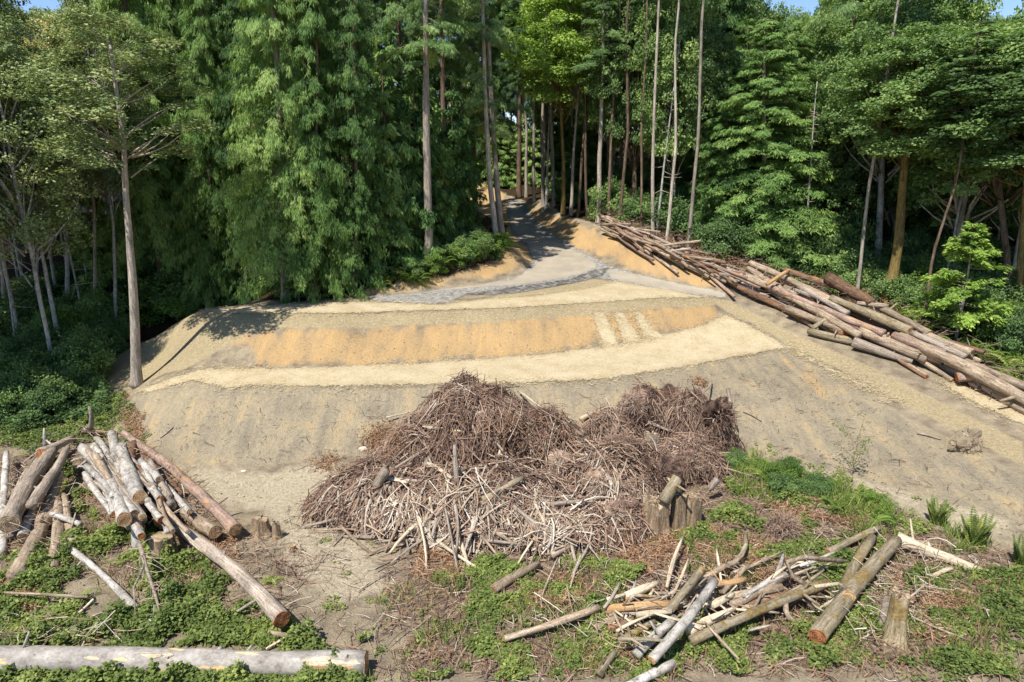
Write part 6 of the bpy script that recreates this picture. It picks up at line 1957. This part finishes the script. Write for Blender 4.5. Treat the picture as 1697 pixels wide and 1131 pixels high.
for k in range(64):
    u = gp.uniform(-20, 190); v = gp.uniform(520, 700)
    if u > 150 and v > 600: continue
    bush('dark bush in the shade at the left edge of the wood', 'dark bushes at the left edge of the wood', u, v, gp.uniform(.35, 1.0))
for k in range(26):
    u = gp.uniform(1500, 1710); v = 500 + (u - 1500) * .45 + gp.uniform(-40, 10)
    bush('green bush at the edge of the wood behind the long stack', 'bushes behind the long log stack', u, v, gp.uniform(.5, 1.0), gp.choice(['bush', 'bush_b']))
n_ = 0
while n_ < 150:
    y = gp.uniform(32, 58); x = gp.uniform(-.75 * y, .75 * y)
    d = float(sdist(CLEAR, np.array([x]), np.array([y]))[0])
    u = upix(x, y)
    if d > -1.2 or d < -11 or 640 < u < 900: continue
    n_ += 1
    bush('bush in the shade under the trees of the wood', 'bushes under the trees of the wood', 0, 0, gp.uniform(.6, 1.4), 'bush' if gp.random() < .85 else 'bush_b', base=(x, y, float(hgt(x, y)) - .05))

# the young tree that stands bright before the dark wood on the right, and the thin weed on the bare slope
b = at(1582, 566)
tree('young_tree', 'bright yellow green young tree standing alone before the dark wood', 'young tree', None, b, [(0, 0, 0), (.05, 0, 2), (0, .05, 4.4)], .06, 'sapling', .9, 4.9, 2.0, M['trunk_grey'], seed=77)
b = at(1412, 790)
r = empty('weed_stem', b); tag(r, 'thin tall weed with a few leaves standing on the bare right slope', 'weed')
g = np.random.default_rng(4)
A = np.zeros((9, 3)); A[:, 2] = np.linspace(0, 1.2, 9)
B = A + np.stack([g.normal(0, .4, 9), g.normal(0, .3, 9), g.uniform(.2, .7, 9)], 1); A[0] = 0; B[0] = (0.1, 0, 1.9)
V, Q, _ = sticks(A, B, np.full(9, .008), np.full(9, .004), g.normal(0, .06, 9), 4, 3, g)
link('stems', mkmesh('stems', V, Q, {'tint': np.full(len(V), .4)}, False, M['twigs']), r)
ti = g.integers(0, 9, 230); s = g.uniform(.2, 1.05, 230)[:, None]
C = A[ti] + (B[ti] - A[ti]) * s + g.normal(0, .06, (230, 3))
V, Q = leaves(C, g.normal(0, 1, (230, 3)), unit(g.normal(0, .5, (230, 3)) + np.array([0, -.3, 1])), np.full(230, .07), np.full(230, .05))
link('leaves', mkmesh('leaves', V, Q, {'tint': np.full(len(V), .4)}, False, M['leaf_weed']), r)

# the grey dead sapling hanging head down in the brambles of the left foreground
top = at(231, 900, .9); foot = at(272, 1046, .1)
r = empty('dead_sapling', foot); tag(r, 'grey dead sapling with bare twigs leaning in the brambles on the left', 'dead sapling')
g = np.random.default_rng(6)
bag = Bag()
ax = top - foot
pts = np.array([np.zeros(3), ax * .35 + np.array([.03, 0, .03]), ax * .7, ax])
bag.add(*tube(pts, [.018, .03, .045, .06], 8, True, .1, 2))
bag.add(*tube(np.array([ax * .75, ax * .45 + np.array([-.35, -.1, .1]), ax * .2 + np.array([-.4, -.2, .0])]), [.035, .025, .012], 7, True, .1, 3))
link('stem', bag.mesh('stem', M['wood_grey']), r)
k = 60
t_ = g.uniform(.15, .95, k)
A = ax[None, :] * t_[:, None]
B = A + np.stack([g.normal(0.12, .32, k), g.normal(-.1, .2, k), g.normal(-.12, .2, k)], 1)
V, Q, _ = sticks(A, B, np.full(k, .011), np.full(k, .004), g.normal(0, .15, k), 4, 3, g)
link('twigs', mkmesh('twigs', V, Q, {'tint': np.full(len(V), .68)}, False, M['twigs']), r)

# pale stones on the ground
for u, v, w, lab in [(404, 782, 9, 'pale stone on the trampled ground below the slope'), (602, 745, 14, 'pale boulder half buried at the left of the brush heap'), (1286, 778, 12, 'grey stone among the weeds on the right edge')]:
    b = at(u, v); rr = rad_px(w, b); g = np.random.default_rng(u)
    V = []
    for i in range(9):
        for j in range(14):
            ph = math.pi * i / 8; th = 6.283 * j / 14
            d = np.array([math.sin(ph) * math.cos(th), math.sin(ph) * math.sin(th), math.cos(ph)])
            V.append(d * rr * np.array([1.2, .9, .75]) * (1 + .35 * float(fbm(d[0] * 1.5 + u, d[1] * 1.5, d[2] * 1.5, 3, 3))))
    i = np.arange(8)[:, None] * 14; j = np.arange(14)[None, :]; j2 = (j + 1) % 14
    o = link('stone', mkmesh('stone', np.array(V), np.stack([i + j, i + j2, i + 14 + j2, i + 14 + j], -1).reshape(-1, 4), {'tint': np.full(126, .9)}, True, M['twigs']), None, b)
    tag(o, lab, 'stone')


# broken twigs lodged between the logs of the piles
def lodged(label, quads, n, seed, hmax, lmax, tint0):
    g = np.random.default_rng(seed)
    p = in_polys([poly_world(q) for q in quads], n, g)
    x, y = p[:, 0], p[:, 1]; k = len(x)
    a = g.uniform(0, 6.283, k); ln = .15 + lmax * g.uniform(0, 1, k) ** 2
    D = unit(np.stack([np.cos(a), np.sin(a), g.normal(-.1, .35, k)], 1))
    c = np.stack([x, y, hgt(x, y) + hmax * g.uniform(0, 1, k) ** 1.3], 1)
    r = .004 + .012 * g.uniform(0, 1, k) ** 2
    V, Q, idx = sticks(c - D * ln[:, None] / 2, c + D * ln[:, None] / 2, r, r * .5, g.normal(0, .14, k), 4, 4, g)
    t = np.clip(g.normal(tint0, .2, k), .03, 1)
    o = link('broken_twigs', mkmesh('broken_twigs', V, Q, {'tint': t[idx]}, False, M['twigs']))
    tag(o, label, 'twigs', kind='stuff')


lodged('broken twigs lodged among the logs of the left pile', [[(130, 740), (210, 720), (300, 800), (390, 870), (340, 900), (230, 880), (150, 800)], [(0, 800), (90, 740), (130, 850), (90, 930), (0, 930)]], 900, 101, .75, 1.1, .6)
lodged('broken twigs lodged among the crossed logs in front', [[(840, 1050), (1000, 990), (1170, 940), (1300, 950), (1370, 970), (1200, 1050), (1080, 1090), (1000, 1060)], [(1350, 1050), (1480, 890), (1640, 940), (1500, 1060)]], 900, 102, .4, 1.0, .65)
lodged('broken branches lodged in the long log stack', [[(990, 366), (1060, 385), (1240, 445), (1400, 500), (1560, 560), (1697, 650), (1700, 670), (1500, 590), (1340, 540), (1200, 470), (1060, 405)]], 3200, 103, 1.0, 1.1, .45)
lodged('dead twigs lying across the huge bottom log', [[(0, 1060), (240, 1065), (240, 1095), (0, 1095)]], 110, 104, .75, .9, .6)


# clods and stones on the graded slopes and the trampled ground
def clods(name, label, polys, n, r0, r1, seed, tint0):
    g = np.random.default_rng(seed)
    p = in_polys([poly_world(q) for q in polys], n, g)
    x, y = p[:, 0], p[:, 1]; k = len(x)
    r = r0 + (r1 - r0) * g.uniform(0, 1, k) ** 4
    base = np.array([[1, 0, 0], [0, 1, 0], [-1, 0, 0], [0, -1, 0], [0, 0, .8], [0, 0, -.8]], float)
    V = base[None] * r[:, None, None] * g.uniform(.6, 1.3, (k, 6, 1))
    a = g.uniform(0, 6.283, k); ca, sa = np.cos(a)[:, None], np.sin(a)[:, None]
    V = np.stack([V[:, :, 0] * ca - V[:, :, 1] * sa, V[:, :, 0] * sa + V[:, :, 1] * ca, V[:, :, 2]], -1)
    V += np.stack([x, y, hgt(x, y) + .03 * 0 + r * .3], 1)[:, None, :]
    T = np.array([[0, 1, 4], [1, 2, 4], [2, 3, 4], [3, 0, 4], [1, 0, 5], [2, 1, 5], [3, 2, 5], [0, 3, 5]])
    F = (np.arange(k)[:, None, None] * 6 + T[None]).reshape(-1, 3)
    t = np.clip(g.normal(tint0, .2, k), .0, 1)
    o = link(name, mkmesh(name, V.reshape(-1, 3), F, {'tint': np.repeat(t, 6)}, False, M['clod']))
    tag(o, label, 'clods', kind='stuff')


clods('clods', 'clods and stones on the bare graded slopes', [[(195, 700), (230, 655), (400, 645), (1000, 634), (1300, 582), (1500, 690), (1697, 790), (1697, 890), (1300, 770), (1000, 752), (500, 768), (300, 770)],
      [(345, 560), (600, 540), (1000, 520), (1190, 505), (1060, 566), (850, 590), (480, 606), (345, 600)]], 9000, .005, .035, 111, .5)
clods('clods', 'clods and stones on the trampled ground in front', [[(300, 780), (560, 770), (640, 900), (640, 1131), (520, 1010), (440, 900)], [(1230, 720), (1697, 860), (1697, 920), (1450, 840), (1250, 770)]], 2500, .006, .04, 112, .55)

for k in range(12):
    t = gp.random(); u = 1195 + t * 330; v = 760 + t * 110 + gp.uniform(-14, 26)
    bush('small green shrub among the weeds along the foot of the right slope', 'small shrubs along the foot of the right slope', u, v, gp.uniform(.22, .42), gp.choice(['bush', 'bush_b']))
for k in range(18):
    t = gp.random(); u = 640 + t * 200; v = 470 - t * 52 - gp.uniform(0, 22)
    bush('low sunlit bush among the ferns left of the track', 'bushes among the ferns left of the track', u, v, gp.uniform(.35, .65), gp.choice(['bush', 'bush_b', 'bush_b']))


drifts('dead_needles', 'brown bark scraps and dead twigs over the far half of the long log stack', [[(990, 362), (1060, 380), (1200, 436), (1290, 470), (1280, 495), (1180, 455), (1060, 405)]], 9000, 84, .2, .03, .75, -.15)


# loose straw straying past the edges of the mulch
M['straw_strand'] = make_tintwood('straw_strands', [(0.0, srgb(150, 128, 88)), (0.4, srgb(192, 170, 126)), (1.0, srgb(222, 206, 166))])
gs = np.random.default_rng(131)
X, Y = [], []
for q in [bench, top_straw, low_lane, lip] + chutes:
    n_ = len(q)
    for k in range(n_):
        a, b = q[k], q[(k + 1) % n_]
        c_ = int(np.hypot(*(b - a)) * 130)
        s = gs.uniform(0, 1, c_)[:, None]
        p = a + (b - a) * s + gs.normal(0, .22, (c_, 2))
        X.append(p[:, 0]); Y.append(p[:, 1])
x = np.concatenate(X); y = np.concatenate(Y)
k_ = fbm(x * 1.2, y * 1.2, 0, 3, 5) + gs.normal(0, .1, len(x)) > -.12
x, y = x[k_], y[k_]; k = len(x)
a = gs.uniform(0, 6.283, k)
D = np.stack([np.cos(a), np.sin(a), gs.normal(0, .15, k)], 1)
V, Q = leaves(np.stack([x, y, hgt(x, y) + .035 + gs.uniform(0, .03, k)], 1), D, unit(gs.normal(0, .3, (k, 3)) + np.array([0, 0, 1])), gs.uniform(.08, .24, k), gs.uniform(.008, .02, k), .05)
o = link('loose_straw', mkmesh('loose_straw', V, Q, {'tint': np.repeat(gs.uniform(.2, 1, k), 4)}, False, M['straw_strand']))
tag(o, 'loose straw strayed past the edges of the mulched terraces', 'straw', kind='stuff')
